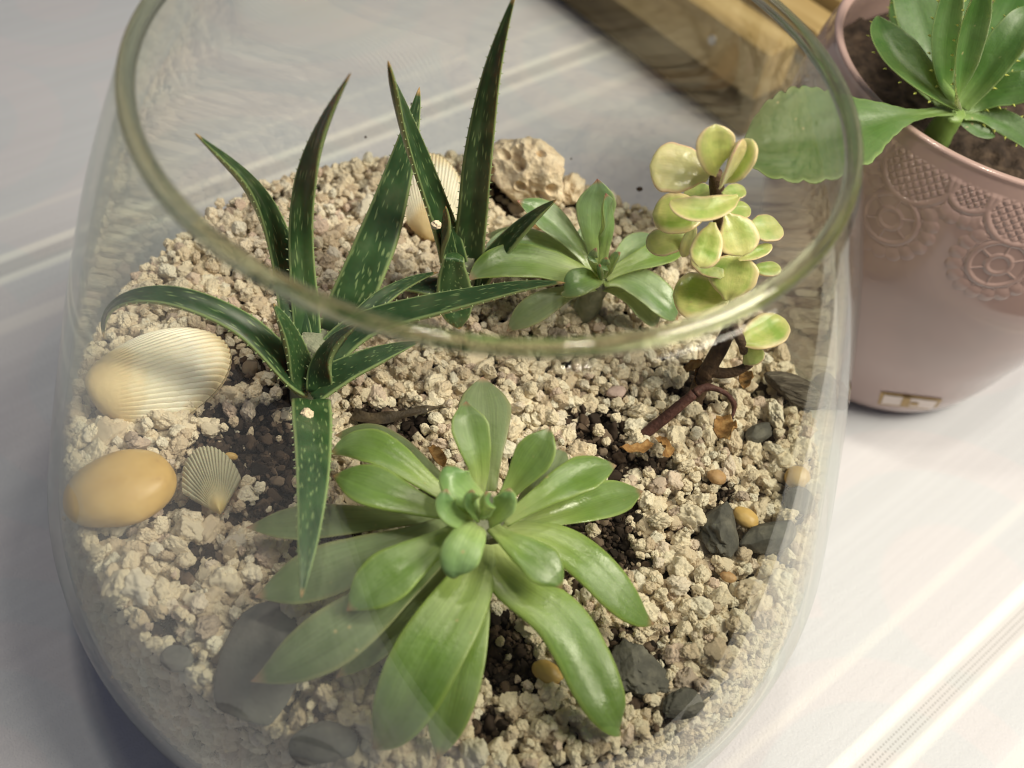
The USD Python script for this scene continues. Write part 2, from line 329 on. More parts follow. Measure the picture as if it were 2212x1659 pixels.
mat_cockle = shell_mat('cockle_shell', [(0, (.70, .50, .24)), (.3, (.78, .60, .34)), (.42, (.84, .75, .56)), (.8, (.86, .80, .66)), (1, (.74, .60, .38))], (.38, .26, .14))
mat_scallop = shell_mat('grey_scallop', [(0, (.55, .40, .16)), (.25, (.36, .31, .18)), (.5, (.30, .28, .19)), (1, (.46, .42, .30))], (.16, .14, .09))
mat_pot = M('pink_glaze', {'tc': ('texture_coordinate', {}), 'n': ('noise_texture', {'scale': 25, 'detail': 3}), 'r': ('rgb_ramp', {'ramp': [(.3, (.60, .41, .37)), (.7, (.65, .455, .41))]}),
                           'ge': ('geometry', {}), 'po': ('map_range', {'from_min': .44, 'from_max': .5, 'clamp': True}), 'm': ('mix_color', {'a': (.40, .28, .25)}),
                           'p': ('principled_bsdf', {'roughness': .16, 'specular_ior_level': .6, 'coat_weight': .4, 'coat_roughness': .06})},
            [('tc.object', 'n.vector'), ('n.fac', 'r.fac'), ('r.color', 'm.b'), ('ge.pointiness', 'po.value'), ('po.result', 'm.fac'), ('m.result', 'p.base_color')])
mat_gold = M('gold_print', {'p': ('principled_bsdf', {'base_color': (.36, .24, .09), 'metallic': .5, 'roughness': .4})})
mat_tag = M('white_print', {'p': ('principled_bsdf', {'base_color': (.72, .62, .56), 'roughness': .3})})
mat_metal = M('nail_steel', {'p': ('principled_bsdf', {'base_color': (.5, .5, .5), 'metallic': .9, 'roughness': .4})})


def wood(name, tone):
    c = [tuple(k * np.array(x)) for k in (tone,) for x in ((.22, .15, .055), (.40, .285, .12), (.50, .38, .18))]
    return M(name, {'tc': ('texture_coordinate', {}), 'mp': ('mapping', {'scale': (7, 55, 55)}), 'n': ('noise_texture', {'scale': 1.6, 'detail': 5, 'roughness': .6, 'distortion': .6}),
                    'r': ('rgb_ramp', {'ramp': [(.28, c[0]), (.5, c[1]), (.72, c[2])]}), 'b': ('bump', {'strength': .3, 'distance': .0008}),
                    'p': ('principled_bsdf', {'roughness': .55, 'specular_ior_level': .35})},
             [('tc.object', 'mp.vector'), ('mp.vector', 'n.vector'), ('n.fac', 'r.fac'), ('r.color', 'p.base_color'), ('n.fac', 'b.height'), ('b.normal', 'p.normal')])


mat_wood, mat_wood_dark = wood('pine_slat', 1.0), wood('stained_board', .36)

# tablecloth: woven stripes run along ANG; s is the distance across them
ANG = math.radians(42.5)


def cloth_material():
    n = {'ge': ('geometry', {}), 'sp': ('separate_xyz', {}),
         'ax': ('math', {'math_type': 'multiply', 'value2': math.sin(ANG)}), 'ay': ('math', {'math_type': 'multiply', 'value2': -math.cos(ANG)}), 's': ('math', {'math_type': 'add'}),
         'bx': ('math', {'math_type': 'multiply', 'value2': math.cos(ANG)}), 'by': ('math', {'math_type': 'multiply', 'value2': math.sin(ANG)}), 't': ('math', {'math_type': 'add'})}
    l = [('ge.position', 'sp.vector'), ('sp.x', 'ax.value1'), ('sp.y', 'ay.value1'), ('ax.value', 's.value1'), ('ay.value', 's.value2'),
         ('sp.x', 'bx.value1'), ('sp.y', 'by.value1'), ('bx.value', 't.value1'), ('by.value', 't.value2')]
    # bands that repeat every 175 mm
    P = .35
    n |= {'sh': ('math', {'math_type': 'add', 'value2': P * 4 + P / 2 - .1482}), 'md': ('math', {'math_type': 'modulo', 'value2': P}), 'ct': ('math', {'math_type': 'subtract', 'value2': P / 2})}
    l += [('s.value', 'sh.value1'), ('sh.value', 'md.value1'), ('md.value', 'ct.value1')]
    base, w = .06, .06

    def pos(mm):
        return (mm / 1000 + P / 2) / P
    g, wt, dk = (.535, .54, .58), (.72, .72, .71), (.50, .50, .53)
    stops = [(0, g), (pos(-30), g), (pos(-29), (.61, .61, .63)), (pos(-27), (.61, .61, .63)), (pos(-26), g), (pos(-8.0), g), (pos(-7.6), wt), (pos(-3.8), wt), (pos(-3.4), (.53, .53, .55)), (pos(3.6), (.53, .53, .55)), (pos(4.0), wt), (pos(7.4), wt), (pos(7.8), g), (pos(26), g), (pos(27), (.60, .60, .62)), (pos(33), (.60, .60, .62)), (pos(34), g), (1, g)]
    n |= {'cn': ('map_range', {'from_min': -P / 2, 'from_max': P / 2}), 'rp': ('rgb_ramp', {'ramp': stops})}
    l += [('ct.value', 'cn.value'), ('cn.result', 'rp.fac')]
    # soft damask stripes of many widths
    n |= {'cs': ('combine_xyz', {}), 'ns': ('noise_texture', {'dimensions': '3D', 'scale': 130, 'detail': 4, 'roughness': .7}), 'nsr': ('map_range', {'from_min': .3, 'from_max': .7, 'to_min': .95, 'to_max': 1.045}),
          'cst': ('math', {'math_type': 'multiply', 'value2': .004})}
    l += [('s.value', 'cs.x'), ('t.value', 'cst.value1'), ('cst.value', 'cs.y'), ('cs.vector', 'ns.vector'), ('ns.fac', 'nsr.value')]
    # three rows of drawn-thread holes
    n |= {'d1': ('math', {'math_type': 'multiply', 'value2': 2 * math.pi / .0019}), 'd2': ('math', {'math_type': 'cosine'}), 'e1': ('math', {'math_type': 'multiply', 'value2': 2 * math.pi / .0014}), 'e2': ('math', {'math_type': 'cosine'}),
          'de': ('math', {'math_type': 'multiply_add', 'value2': .6}), 'dr': ('map_range', {'from_min': .55, 'from_max': 1.1, 'to_max': .55, 'clamp': True}),
          'ac': ('math', {'math_type': 'absolute'}), 'dm': ('math', {'math_type': 'less_than', 'value2': .0029}), 'dd': ('math', {'math_type': 'multiply'})}
    l += [('ct.value', 'd1.value1'), ('d1.value', 'd2.value1'), ('t.value', 'e1.value1'), ('e1.value', 'e2.value1'), ('e2.value', 'de.value1'), ('d2.value', 'de.value3'), ('de.value', 'dr.value'),
          ('ct.value', 'ac.value1'), ('ac.value', 'dm.value1'), ('dr.result', 'dd.value1'), ('dm.value', 'dd.value2')]
    # large round damask figures, faintly greener than the ground
    n |= {'vo': ('voronoi_texture', {'scale': 7.5, 'randomness': .55}), 'wv': ('math', {'math_type': 'multiply', 'value2': 9.0}), 'fr': ('math', {'math_type': 'pingpong', 'value2': 1.0}), 'fg': ('map_range', {'from_min': .46, 'from_max': .54, 'clamp': True}),
          'tint': ('mix_color', {'a': (1.01, .995, .98), 'b': (.965, .99, .98)}),
          'm1': ('mix_color', {'blend_type': 'multiply', 'fac': 1.0, 'use_clamp': False}), 'm2': ('mix_color', {'blend_type': 'multiply', 'fac': 1.0, 'use_clamp': False}), 'c2': ('combine_xyz', {}), 'm3': ('mix_color', {'b': (.20, .20, .20)}),
          'we': ('noise_texture', {'scale': 1400, 'detail': 1}), 'b': ('bump', {'strength': .5, 'distance': .0005}),
          'p': ('principled_bsdf', {'roughness': .6, 'specular_ior_level': .35, 'sheen_weight': .15})}
    l += [('ge.position', 'vo.vector'), ('vo.distance', 'wv.value1'), ('wv.value', 'fr.value1'), ('fr.value', 'fg.value'), ('fg.result', 'tint.fac'),
          ('rp.color', 'm1.a'), ('tint.result', 'm1.b'), ('nsr.result', 'c2.x'), ('nsr.result', 'c2.y'), ('nsr.result', 'c2.z'), ('m1.result', 'm2.a'), ('c2.vector', 'm2.b'),
          ('m2.result', 'm3.a'), ('dd.value', 'm3.fac'), ('m3.result', 'p.base_color'), ('ge.position', 'we.vector'), ('we.fac', 'b.height'), ('b.normal', 'p.normal')]
    return M('striped_damask', n, l)


# ---------------------------------------------------------------- the surface
n = 220
EDGE = .192                                                      # the cloth falls over the table's edge here, just beyond the drawn-thread band
sv = np.r_[np.linspace(-1.0, EDGE - .012, n), EDGE - .012 + .012 * np.sin(np.linspace(0, math.pi / 2, 8))[1:], np.full(12, EDGE)]
dv = np.r_[np.zeros(n), .012 - .012 * np.cos(np.linspace(0, math.pi / 2, 8))[1:], np.linspace(.02, .22, 12)]
gs, gt = np.meshgrid(sv, np.linspace(-.7, 1.1, n), indexing='ij')
gx, gy = gs * math.sin(ANG) + gt * math.cos(ANG), -gs * math.cos(ANG) + gt * math.sin(ANG)
gz = -dv[:, None] - .0030 * fbm(np.stack([gx * 5, gy * 5, 0 * gx], -1), 3, 4) - .0006 * fbm(np.stack([gs * 60, 0 * gs, 0 * gs], -1), 2, 9)
v = np.stack([gx, gy, gz], -1).reshape(-1, 3)
f = grid_faces(len(sv), n, False)[:, ::-1]
cloth = obj('tablecloth', (v, f), cloth_material())
tag(cloth, 'pale striped damask tablecloth under the glass bowl and the pink pot', 'tablecloth', kind='structure')

# ---------------------------------------------------------------- the glass bowl
_zr = [(0.0, .0700), (.0015, .0790), (.006, .0885), (.016, .1010), (.030, .1135), (.045, .1182), (.060, .1173), (.075, .1138), (.105, .1056), (.135, .0969), (.165, .0873), (.195, .0750)]
R_OUT = PchipInterpolator([a for a, _ in _zr], [b for _, b in _zr])
WALL = .0028


def rin(z):
    return R_OUT(np.clip(z, 0, .195)) - WALL


GZ = .0825
zo = np.r_[np.linspace(0, .03, 16), np.linspace(.034, .1898, 40)]
prof = [(0, .0012), (.03, .0008)] + [(float(R_OUT(z)), z + .0002) for z in zo]
rc = .075 - WALL / 2 + .0004
prof += [(float(R_OUT(.1905)) - WALL / 2 + WALL / 2 * math.cos(t), .1902 + .0009 * math.sin(t)) for t in np.linspace(.2, math.pi - .2, 9)]
zi = np.r_[np.linspace(.1896, .034, 40), np.linspace(.030, .0105, 8)]
prof += [(float(R_OUT(z)) - WALL, z) for z in zi] + [(float(R_OUT(.0085)) - WALL - .008, .0078), (.05, .0068), (0, .0065)]
bowl = thing('glass_bowl', 'large clear glass bowl with thick rolled rim, holding gravel and succulents', 'glass bowl', (0, 0, 0))
obj('wall', revolve(prof, 256), mat_glass, bowl)
ta, tb = np.meshgrid(np.linspace(0, 2 * np.pi, 256, endpoint=False), np.linspace(0, 2 * np.pi, 28, endpoint=False), indexing='ij')
RB = .00185 * (1 + .05 * np.sin(ta * 2 + 1) + .03 * np.sin(ta * 5))
tv = np.stack([(rc + RB * np.cos(tb)) * np.cos(ta), (rc + RB * np.cos(tb)) * np.sin(ta), .1936 + RB * np.sin(tb)], -1).reshape(-1, 3)
ii, jj = np.meshgrid(np.arange(256), np.arange(28), indexing='ij')
q0, q1, q2, q3 = ii * 28 + jj, ((ii + 1) % 256) * 28 + jj, ((ii + 1) % 256) * 28 + (jj + 1) % 28, ii * 28 + (jj + 1) % 28
obj('rim', (tv, np.vstack([np.stack([q0, q1, q2], -1).reshape(-1, 3), np.stack([q0, q2, q3], -1).reshape(-1, 3)])), mat_rim, bowl)

# ---------------------------------------------------------------- soil and gravel


def surface(x, y):
    x, y = np.asarray(x, float), np.asarray(y, float)
    q = np.stack([x * 28, y * 28, 0 * x], -1)
    return GZ + .006 * (fbm(q, 3, 11) - .5) + .003 * np.exp(-((x / .06) ** 2 + (y / .06) ** 2))


def spot(x, y, r):
    p = at(x, y, GZ)
    return p[0], p[1], r * (1.22 if x > 950 or y > 1140 else 1.08) * depth(p) / F


BARE = [spot(*t) for t in [(565, 960, 85), (600, 1040, 60), (455, 915, 45), (432, 1190, 28), (408, 1240, 22), (350, 1355, 22), (372, 1395, 20), (1295, 930, 52), (1345, 1010, 45), (1290, 1190, 75),
                           (1320, 1120, 40), (1240, 1100, 60), (1345, 1215, 36), (1085, 1420, 60), (1050, 1370, 50), (1350, 1440, 60), (870, 920, 45), (800, 905, 35), (905, 590, 18), (690, 400, 14),
                           (635, 398, 13), (1432, 585, 16), (1572, 1062, 18), (560, 1110, 30), (1220, 1350, 40), (1050, 1560, 30), (1480, 1590, 45), (1420, 1000, 26), (1640, 930, 22), (1560, 920, 25), (640, 850, 45), (520, 800, 22), (1500, 850, 40), (700, 1180, 60), (860, 1330, 70), (980, 1150, 90)]]
STONES = []                                                     # (x, y, radius) kept clear of gravel


def bare(x, y):
    d = np.zeros(len(x))
    for bx, by, br in BARE:
        w = .35 * (fbm(np.stack([x * 260, y * 260, 0 * x + bx * 40], -1), 2, 3) - .5)
        d = np.maximum(d, np.clip(1.35 - np.hypot(x - bx, y - by) / br + 1.6 * w, 0, 1))
    return d


nr, na = 60, 160
rr = np.linspace(0, 1, nr)[1:]; aa = np.linspace(0, 2 * np.pi, na, endpoint=False)
RS = float(rin(GZ)) - .0012
top = np.stack([(rr[::-1, None] * RS * np.cos(aa)), (rr[::-1, None] * RS * np.sin(aa)), 0 * rr[:, None] * aa], -1)
top[..., 2] = surface(top[..., 0], top[..., 1]) - .0042 + .0022 * (fbm(top * np.array([420, 420, 1]), 3, 2) - .5)
side_z = np.linspace(.0105, GZ - .012, 12)
side = np.stack([(rin(side_z) - .0035)[:, None] * np.cos(aa), (rin(side_z) - .0035)[:, None] * np.sin(aa), side_z[:, None] + 0 * aa], -1)
v = np.vstack([[[0, 0, .0085]], side.reshape(-1, 3), top.reshape(-1, 3), [[0, 0, float(surface(0, 0)) - .004]]])
f = grid_faces(12 + nr - 1, na, True) + 1
k = np.arange(na); k2 = (k + 1) % na
f = np.vstack([f, np.stack([0 * k, k2 + 1, k + 1], -1), np.stack([0 * k + len(v) - 1, len(v) - 1 - na + k, len(v) - 1 - na + k2], -1)])
soil = obj('potting_soil', (v, f), mat_soil)
tag(soil, 'dark potting soil showing between the gravel in the glass bowl', 'soil', kind='stuff')


def instancer(name, protos, mat, P, S, label, cat, squash=None, seed=0):
    path = free('/World/' + name)
    pi = UsdGeom.PointInstancer.Define(stage, path)
    g = np.random.default_rng(seed)
    for i, m in enumerate(protos):
        usdkit.mesh(stage, f'{path}/grain' + ('' if i == 0 else f'_{i:03d}'), m, mat, smooth=True)
        pi.CreatePrototypesRel().AddTarget(f'{path}/grain' + ('' if i == 0 else f'_{i:03d}'))
    n = len(P)
    qs = unit(g.normal(size=(n, 4)))
    pi.CreateProtoIndicesAttr(Vt.IntArray.FromNumpy(g.integers(0, len(protos), n).astype(np.int32)))
    pi.CreatePositionsAttr(Vt.Vec3fArray.FromNumpy(np.asarray(P, np.float32)))
    pi.CreateScalesAttr(Vt.Vec3fArray.FromNumpy((np.asarray(S)[:, None] * g.uniform(.82, 1.18, (n, 3))).astype(np.float32)))
    pi.CreateOrientationsAttr(Vt.QuathArray([Gf.Quath(float(a), float(b), float(c), float(d)) for a, b, c, d in qs]))
    tag(pi, label, cat, kind='stuff')


def pebble_proto(seed):
    return lump(np.random.default_rng(seed).uniform(.72, 1.15, 3), seed, rough=.50, freq=1.3, sub=4, fine=.17, flat=1)


def scatter(spacing, r, jitter, g):
    m = int(r / spacing) + 2
    i, j = np.meshgrid(np.arange(-m * 2, m * 2), np.arange(-m * 2, m * 2))
    x = (i + .5 * (j % 2)) * spacing + g.normal(size=i.shape) * jitter
    y = j * spacing * .866 + g.normal(size=i.shape) * jitter
    x, y = x.ravel(), y.ravel()
    k = np.hypot(x, y) < r
    return x[k], y[k]

# ---------------------------------------------------------------- stones, shells and litter on the gravel


def keep_clear(p, r):
    STONES.append((p[0], p[1], r))


def px(d, p):
    """Metres that d units of the photograph span at the point p."""
    return d * depth(p) / F


def ground(x, y, lift=0.0):
    p = at(x, y, GZ)
    p = at(x, y, float(surface(p[0], p[1])))
    return p + np.array([0, 0, lift])


def stone(name, label, cat, c, e1, w, mat, seed, thick=.55, rough=.12, freq=1.0, flat=None, lift=0.0, fine=.02, sub=4, sink=.25, clear=1.0, z=None):
    """c: centre, e1: one end of its long axis, w: half its width, all measured on the photograph."""
    p = ground(*c) if z is None else at(*c, z); q = at(*e1, p[2])
    long = q - p; a = np.linalg.norm(long); b = px(w, p); h = b * thick
    m = place(lump((a, b, h), seed, rough, freq, sub, fine, flat), p + [0, 0, h * (1 - 2 * sink) + lift], long)
    for t in np.linspace(-1, 1, 5):
        keep_clear(p + long * t * max(0, 1 - b / a), b * .92 * clear)
    o = obj(name, m, mat)
    return tag(o, label, cat)


stone('yellow_pebble', 'large smooth honey-yellow pebble against the left glass wall', 'pebble', (272, 1077), (392, 1034), 92, mat_yellow, 3, thick=.60, rough=.16, freq=.8, fine=.006, sink=.12)
stone('slate_stone', 'long flat grey slate stone lying below the front rosette leaves', 'stone', (562, 1440), (530, 1590), 88, mat_slate, 12, thick=.28, rough=.10, freq=.9, flat=3)
stone('slate_stone', 'dark flat stone at the very front edge below the big drooping leaf', 'stone', (700, 1610), (775, 1602), 50, mat_slate, 5, thick=.4, rough=.16, flat=3)
stone('slate_stone', 'small grey stone among pale gravel at the lower left glass wall', 'stone', (385, 1425), (418, 1440), 30, mat_slate, 8, thick=.5, rough=.15, flat=4)
stone('dark_stone', 'upright dark bark-like chunk on the gravel right of the front rosette', 'stone', (1550, 1150), (1560, 1210), 42, mat_dark_stone, 21, thick=.8, rough=.35, freq=1.5, flat=5, fine=.12)
stone('dark_stone', 'rounded grey-green stone touching the right glass wall, below the yellow pebble', 'stone', (1722, 1092), (1752, 1112), 36, mat_dark_stone, 22, thick=.8, rough=.14, flat=2)
stone('dark_stone', 'blurred grey stone leaning between the dark chunk and the right glass wall', 'stone', (1655, 1165), (1705, 1142), 38, mat_dark_stone, 23, thick=.7, rough=.2, flat=3)
stone('dark_stone', 'rough grey-brown stone between the two lower right leaves of the rosette', 'stone', (1372, 1445), (1432, 1475), 52, mat_dark_stone, 24, thick=.4, rough=.4, freq=1.6, flat=4, fine=.25, sink=.45)
stone('dark_stone', 'dark stone half hidden in the gravel by the lower right glass wall', 'stone', (1475, 1520), (1515, 1505), 32, mat_dark_stone, 25, thick=.5, rough=.3, flat=4, fine=.15, sink=.5)
stone('dark_stone', 'dark speckled stone on the gravel left of the weathered bark, below the jade stem', 'stone', (1638, 940), (1668, 925), 22, mat_dark_stone, 26, thick=.8, rough=.25, flat=3)
stone('small_pebble', 'round translucent yellow pebble by the right glass wall', 'pebble', (1716, 1042), (1742, 1052), 27, mat_yellow, 31, thick=.9, rough=.1, sink=.1)
stone('small_pebble', 'oval yellow pebble beside the dark chunk', 'pebble', (1606, 1125), (1632, 1142), 21, mat_yellow, 32, thick=.8, rough=.12, sink=.1)
stone('small_pebble', 'small orange pebble in the gravel above the dark chunk', 'pebble', (1546, 1036), (1566, 1044), 17, mat_orange, 33, thick=.8, rough=.15, sink=.1)
stone('small_pebble', 'tiny amber pebble below the dark chunk', 'pebble', (1572, 1250), (1590, 1256), 12, mat_orange, 34, thick=.8, rough=.15, sink=.1)
stone('small_pebble', 'tiny yellow pebble above the grey scallop shell', 'pebble', (500, 990), (514, 992), 9, mat_yellow, 35, thick=.9, rough=.15, sink=0)
stone('small_pebble', 'dull olive pebble between the two drooping lower right leaves', 'pebble', (1180, 1455), (1212, 1470), 24, mat_yellow, 36, thick=.8, rough=.15, sink=.2)
stone('orange_chip', 'flat orange stone chip behind the rear rosette', 'stone', (1158, 502), (1190, 520), 14, mat_orange, 37, thick=.5, rough=.2, flat=4, lift=.003, sink=.0)
stone('lilac_stone', 'small mauve-grey stone in the middle of the gravel', 'stone', (1330, 855), (1352, 852), 17, stone_mat('mauve_stone', [(.2, (.30, .21, .19)), (.8, (.50, .38, .34))], 300), 38, thick=.8, rough=.25, flat=3, sink=.1)


def bark_slab():
    p, q = ground(1640, 835, .004), ground(1780, 890, .004)
    m = lump((1, 1, 1), 44, .2, 1.2, 4, .1, 3)
    m.vertices[:, 1] += .15 * (fbm(m.vertices * [1.2, 9, 9], 2, 3) - .5)
    m.vertices = m.vertices * [np.linalg.norm(q - p) / 2, px(34, p), .0035]
    for t in np.linspace(0, 1, 6):
        keep_clear(p + (q - p) * t, px(26, p))
    return tag(obj('bark_slab', place(m, (p + q) / 2, q - p), mat_bark), 'weathered grey bark slab on the gravel at the right glass wall', 'bark')


bark_slab()


def shell(name, label, hinge, lip, width, mat, ribs, lift, seed, up, arch=.45, amp=.02, stretch=1.12, parent=None, skew=0.0, z=None, broad=.82):
    """A ribbed bivalve: hinge and middle of the lip measured on the photograph."""
    if z is None:
        h = ground(*hinge, lift[0]); l = ground(*lip, lift[1])
    else:
        h = at(*hinge, z[0]); l = at(*lip, z[1])
    L = np.linalg.norm(l - h); W = px(width, (h + l) / 2)
    nu, nv = 60, 260
    u = np.linspace(0.0, 1, nu)[:, None]; a = np.linspace(-1, 1, nv)[None]
    g = a * math.radians(84)
    # outline: a rounded fan; the umbo swells over the hinge
    x = u ** .9 * (np.cos(g) * .60 + .40 * np.cos(g * .35)) * L
    y = u ** broad * np.sin(g) * W * (1 + skew * a)
    ridge = np.abs(np.sin(a * ribs * math.pi / 2))
    dome = np.sqrt(np.clip(1 - (2 * u ** (.45 if broad < .7 else .72) - .97) ** 2 * .97, 0, 1)) * np.cos(a * math.pi / 2 * .96) ** .6
    zz = .010 * L * (noise(np.stack([u * 13 + .8 * np.abs(a), 0 * u * a, 0 * u * a + seed], -1)) - .5) + arch * W * dome + amp * L * (ridge ** .7 - .5) * np.clip(u * 1.5 - .3, 0, 1) ** .7 + .012 * L * (fbm(np.stack([u * 9 + 0 * a, 0 * u + a * 2, 0 * u * a], -1), 2, seed) - .5)
    x = x + .012 * L * ridge * u ** 6
    V = np.stack([x - .05 * L * (1 - u) * dome, y + 0 * x, zz], -1)
    inner = V.copy(); inner[..., 2] -= .035 * L + 0 * u
    xa = unit(l - h); zu = unit(np.asarray(up, float)); zu = unit(zu - (zu @ xa) * xa); ya = np.cross(zu, xa)
    A = np.stack([xa, ya, zu])
    V2 = np.vstack([V.reshape(-1, 3), inner.reshape(-1, 3)]) @ A + h
    f = grid_faces(nu, nv, False); m = nu * nv
    edge = np.r_[np.arange(nv) + (nu - 1) * nv]
    rim = np.vstack([np.stack([edge[:-1], edge[:-1] + m, edge[1:] + m], -1), np.stack([edge[:-1], edge[1:] + m, edge[1:]], -1)])
    sides = []
    for c in (0, nv - 1):
        e = np.arange(nu) * nv + c
        sides += [np.stack([e[:-1], e[1:], e[1:] + m], -1), np.stack([e[:-1], e[1:] + m, e[:-1] + m], -1)]
    luv = np.stack([np.broadcast_to(u, ridge.shape if False else (nu, nv)), np.broadcast_to(a, (nu, nv)), np.broadcast_to(ridge, (nu, nv))], -1).reshape(-1, 3)
    mid = (h + l) / 2
    for t in np.linspace(.15, .95, 5):
        keep_clear(h + (l - h) * t, W * (.55 + .35 * t))
    return tag(obj(name, (V2, np.vstack([f, f[:, ::-1] + m, rim, *sides])), mat, luv=np.vstack([luv, luv])), label, 'shell')


SHELL_UP = unit(np.array([.0, -.25, 1.0]))
shell('cockle_shell', 'big cream ribbed cockle shell by the left glass wall', (208, 868), (495, 770), 112, mat_cockle, 26, (.001, .004), 1, SHELL_UP, arch=.72, amp=.019, skew=-.08, broad=.30)
shell('scallop_shell', 'small grey-green ribbed scallop shell beside the yellow pebble', (478, 1122), (440, 985), 62, mat_scallop, 22, (.003, .004), 2, (.05, -.1, 1), arch=.35, amp=.03)
shell('cockle_shell', 'cream cockle shell standing against the rear glass behind the spotted leaves', (935, 520), (925, 332), 78, mat_cockle, 28, (0, 0), 3, (.0, -1, .35), arch=.45, amp=.018, z=(.079, .098), broad=.5)


def coral():
    p = ground(1133, 415, .008)
    s = trimesh.creation.icosphere(6); d = np.array(s.vertices)
    r = 1 + .42 * (fbm(d * 1.5 + 3, 3, 6) - .5) * 2
    c = unit(np.random.default_rng(5).normal(size=(46, 3))); R = np.random.default_rng(6).uniform(.10, .25, 46)
    for k in range(46):                                            # pores
        dist = np.linalg.norm(d - c[k], axis=1)
        r -= .34 * R[k] / .2 * np.clip(1 - (dist / R[k]) ** 2, 0, 1) ** .8
    r += .06 * (fbm(d * 9, 2, 8) - .5)
    b = px(82, p)
    m = trimesh.Trimesh(d * r[:, None] * [b * 1.12, b * .8, b * .98], s.faces, process=False)
    keep_clear(p, b * .9)
    return tag(obj('coral_stone', place(m, p, at(1200, 425, p[2]) - p), mat_coral), 'porous cream coral stone at the back of the bowl', 'coral')


coral()
stone('coral_stone', 'small knobbly cream coral chip beside the big porous one', 'coral', (1232, 425), (1240, 400), 24, mat_coral, 52, thick=1.1, rough=.4, freq=1.6, fine=.1, sink=.1)
STUMP = np.array([ground(670, 800)[:2], ground(985, 640)[:2], ground(1050, 1120)[:2], ground(1299, 625)[:2]])

# gravel grains, clear of the stones
P, S = [], []
S_ = np.array(STONES)
for layer, (dz, keep) in enumerate(((-.0046, 1.0), (-.0020, 1.0), (-.0004, .95), (.0012, .45))):
    g = np.random.default_rng(100 + layer)
    x, y = scatter(.0038, float(rin(GZ)) - .002, .0008, g)
    sz = .0019 * np.exp(np.clip(g.normal(size=len(x)), -2, 2.2) * .36)
    b = bare(x, y)
    big = .85 + .35 * np.clip((-x - .02) / .08, 0, 1) * np.clip((-y) / .06, 0, 1)
    sz *= big * np.where(b > .3, .75, 1)
    k = (g.random(len(x)) < keep * (1 - .97 * np.clip(b * 1.4, 0, 1)) + .035) & (np.hypot(x, y) + sz * 1.25 < rin(GZ))
    d = np.hypot(x[:, None] - S_[:, 0], y[:, None] - S_[:, 1]) - S_[:, 2] - sz[:, None] * .5
    if layer:
        k &= d.min(1) > 0
    x, y, sz = x[k], y[k], sz[k]
    P.append(np.stack([x, y, surface(x, y) + dz + g.normal(size=len(x)) * .0007], -1)); S.append(sz)
g = np.random.default_rng(55)                                   # grains that press against the glass below the surface
for z in np.arange(.020, GZ + .0015, .0034):
    R = float(rin(z)) - .0026
    t = np.arange(0, 2 * math.pi, .0037 / R) + g.random()
    t = t + g.normal(size=len(t)) * .1 * .0037 / R
    w = fbm(np.stack([np.cos(t) * 4, np.sin(t) * 4, 0 * t + z * 60], -1), 3, 5)
    k = (w > .27)
    P.append(np.stack([R * np.cos(t), R * np.sin(t), 0 * t + z + g.normal(size=len(t)) * .0006], -1)[k]); S.append((.0019 * np.exp(g.normal(size=len(t)) * .22))[k])
P, S = np.vstack(P), np.concatenate(S)
k = np.hypot(P[:, 0], P[:, 1]) + S * 1.28 < rin(P[:, 2]) - .0001
rr_ = np.where(k, 1, (rin(P[:, 2]) - .0002 - S * 1.3) / np.maximum(np.hypot(P[:, 0], P[:, 1]), 1e-6))
P[:, :2] *= rr_[:, None]
instancer('gravel', [pebble_proto(s) for s in range(12)], mat_gravel, P, S, 'cream pumice gravel covering the soil inside the glass bowl', 'gravel', seed=3)
# crumbs of soil
P, S = [], []
g = np.random.default_rng(77)
for bx, by, br in BARE:
    m = int(150 * (br / .008) ** 2)
    r_, t = br * np.sqrt(g.random(m)) * 1.25, g.random(m) * 2 * np.pi
    x, y = bx + r_ * np.cos(t), by + r_ * np.sin(t)
    s = .00075 * np.exp(np.clip(g.normal(size=m), -2, 2) * .55)
    P.append(np.stack([x, y, surface(x, y) - .0034 + g.random(m) * .0022], -1)); S.append(s)
P, S = np.vstack(P), np.concatenate(S)
k = np.hypot(P[:, 0], P[:, 1]) + S * 1.6 < rin(P[:, 2])
instancer('soil_crumbs', [lump((1.3, .9, .7), 60 + s, .5, 1.4, 2, .2, 3) for s in range(4)], mat_crumb, P[k], S[k], 'loose dark crumbs of soil scattered over the gravel', 'soil', seed=4)


# ---------------------------------------------------------------- leaves
SHAPES = {                                                      # half-width along the leaf, 0..1
    'spoon': PchipInterpolator([0, .12, .3, .5, .68, .8, .88, .95, .985, 1], [.36, .40, .58, .86, 1, .84, .56, .24, .08, .01]),
    'short': PchipInterpolator([0, .15, .35, .6, .8, .92, .975, 1], [.55, .68, .90, 1, .80, .46, .20, .02]),
    'oval': PchipInterpolator([0, .06, .2, .45, .68, .85, .95, 1], [.20, .28, .62, .95, 1, .80, .46, .03]),
    'lance': PchipInterpolator([0, .1, .3, .55, .8, .93, .98, 1], [1, 1, .92, .74, .44, .20, .085, .012]),
    'strap': PchipInterpolator([0, .1, .35, .6, .78, .88, .95, .985, 1], [.55, .64, .90, 1, .84, .58, .27, .10, .01]),
    'fan': PchipInterpolator([0, .1, .25, .42, .58, .75, .88, .96, 1], [.10, .11, .16, .45, .84, 1, .86, .52, .08]),
}


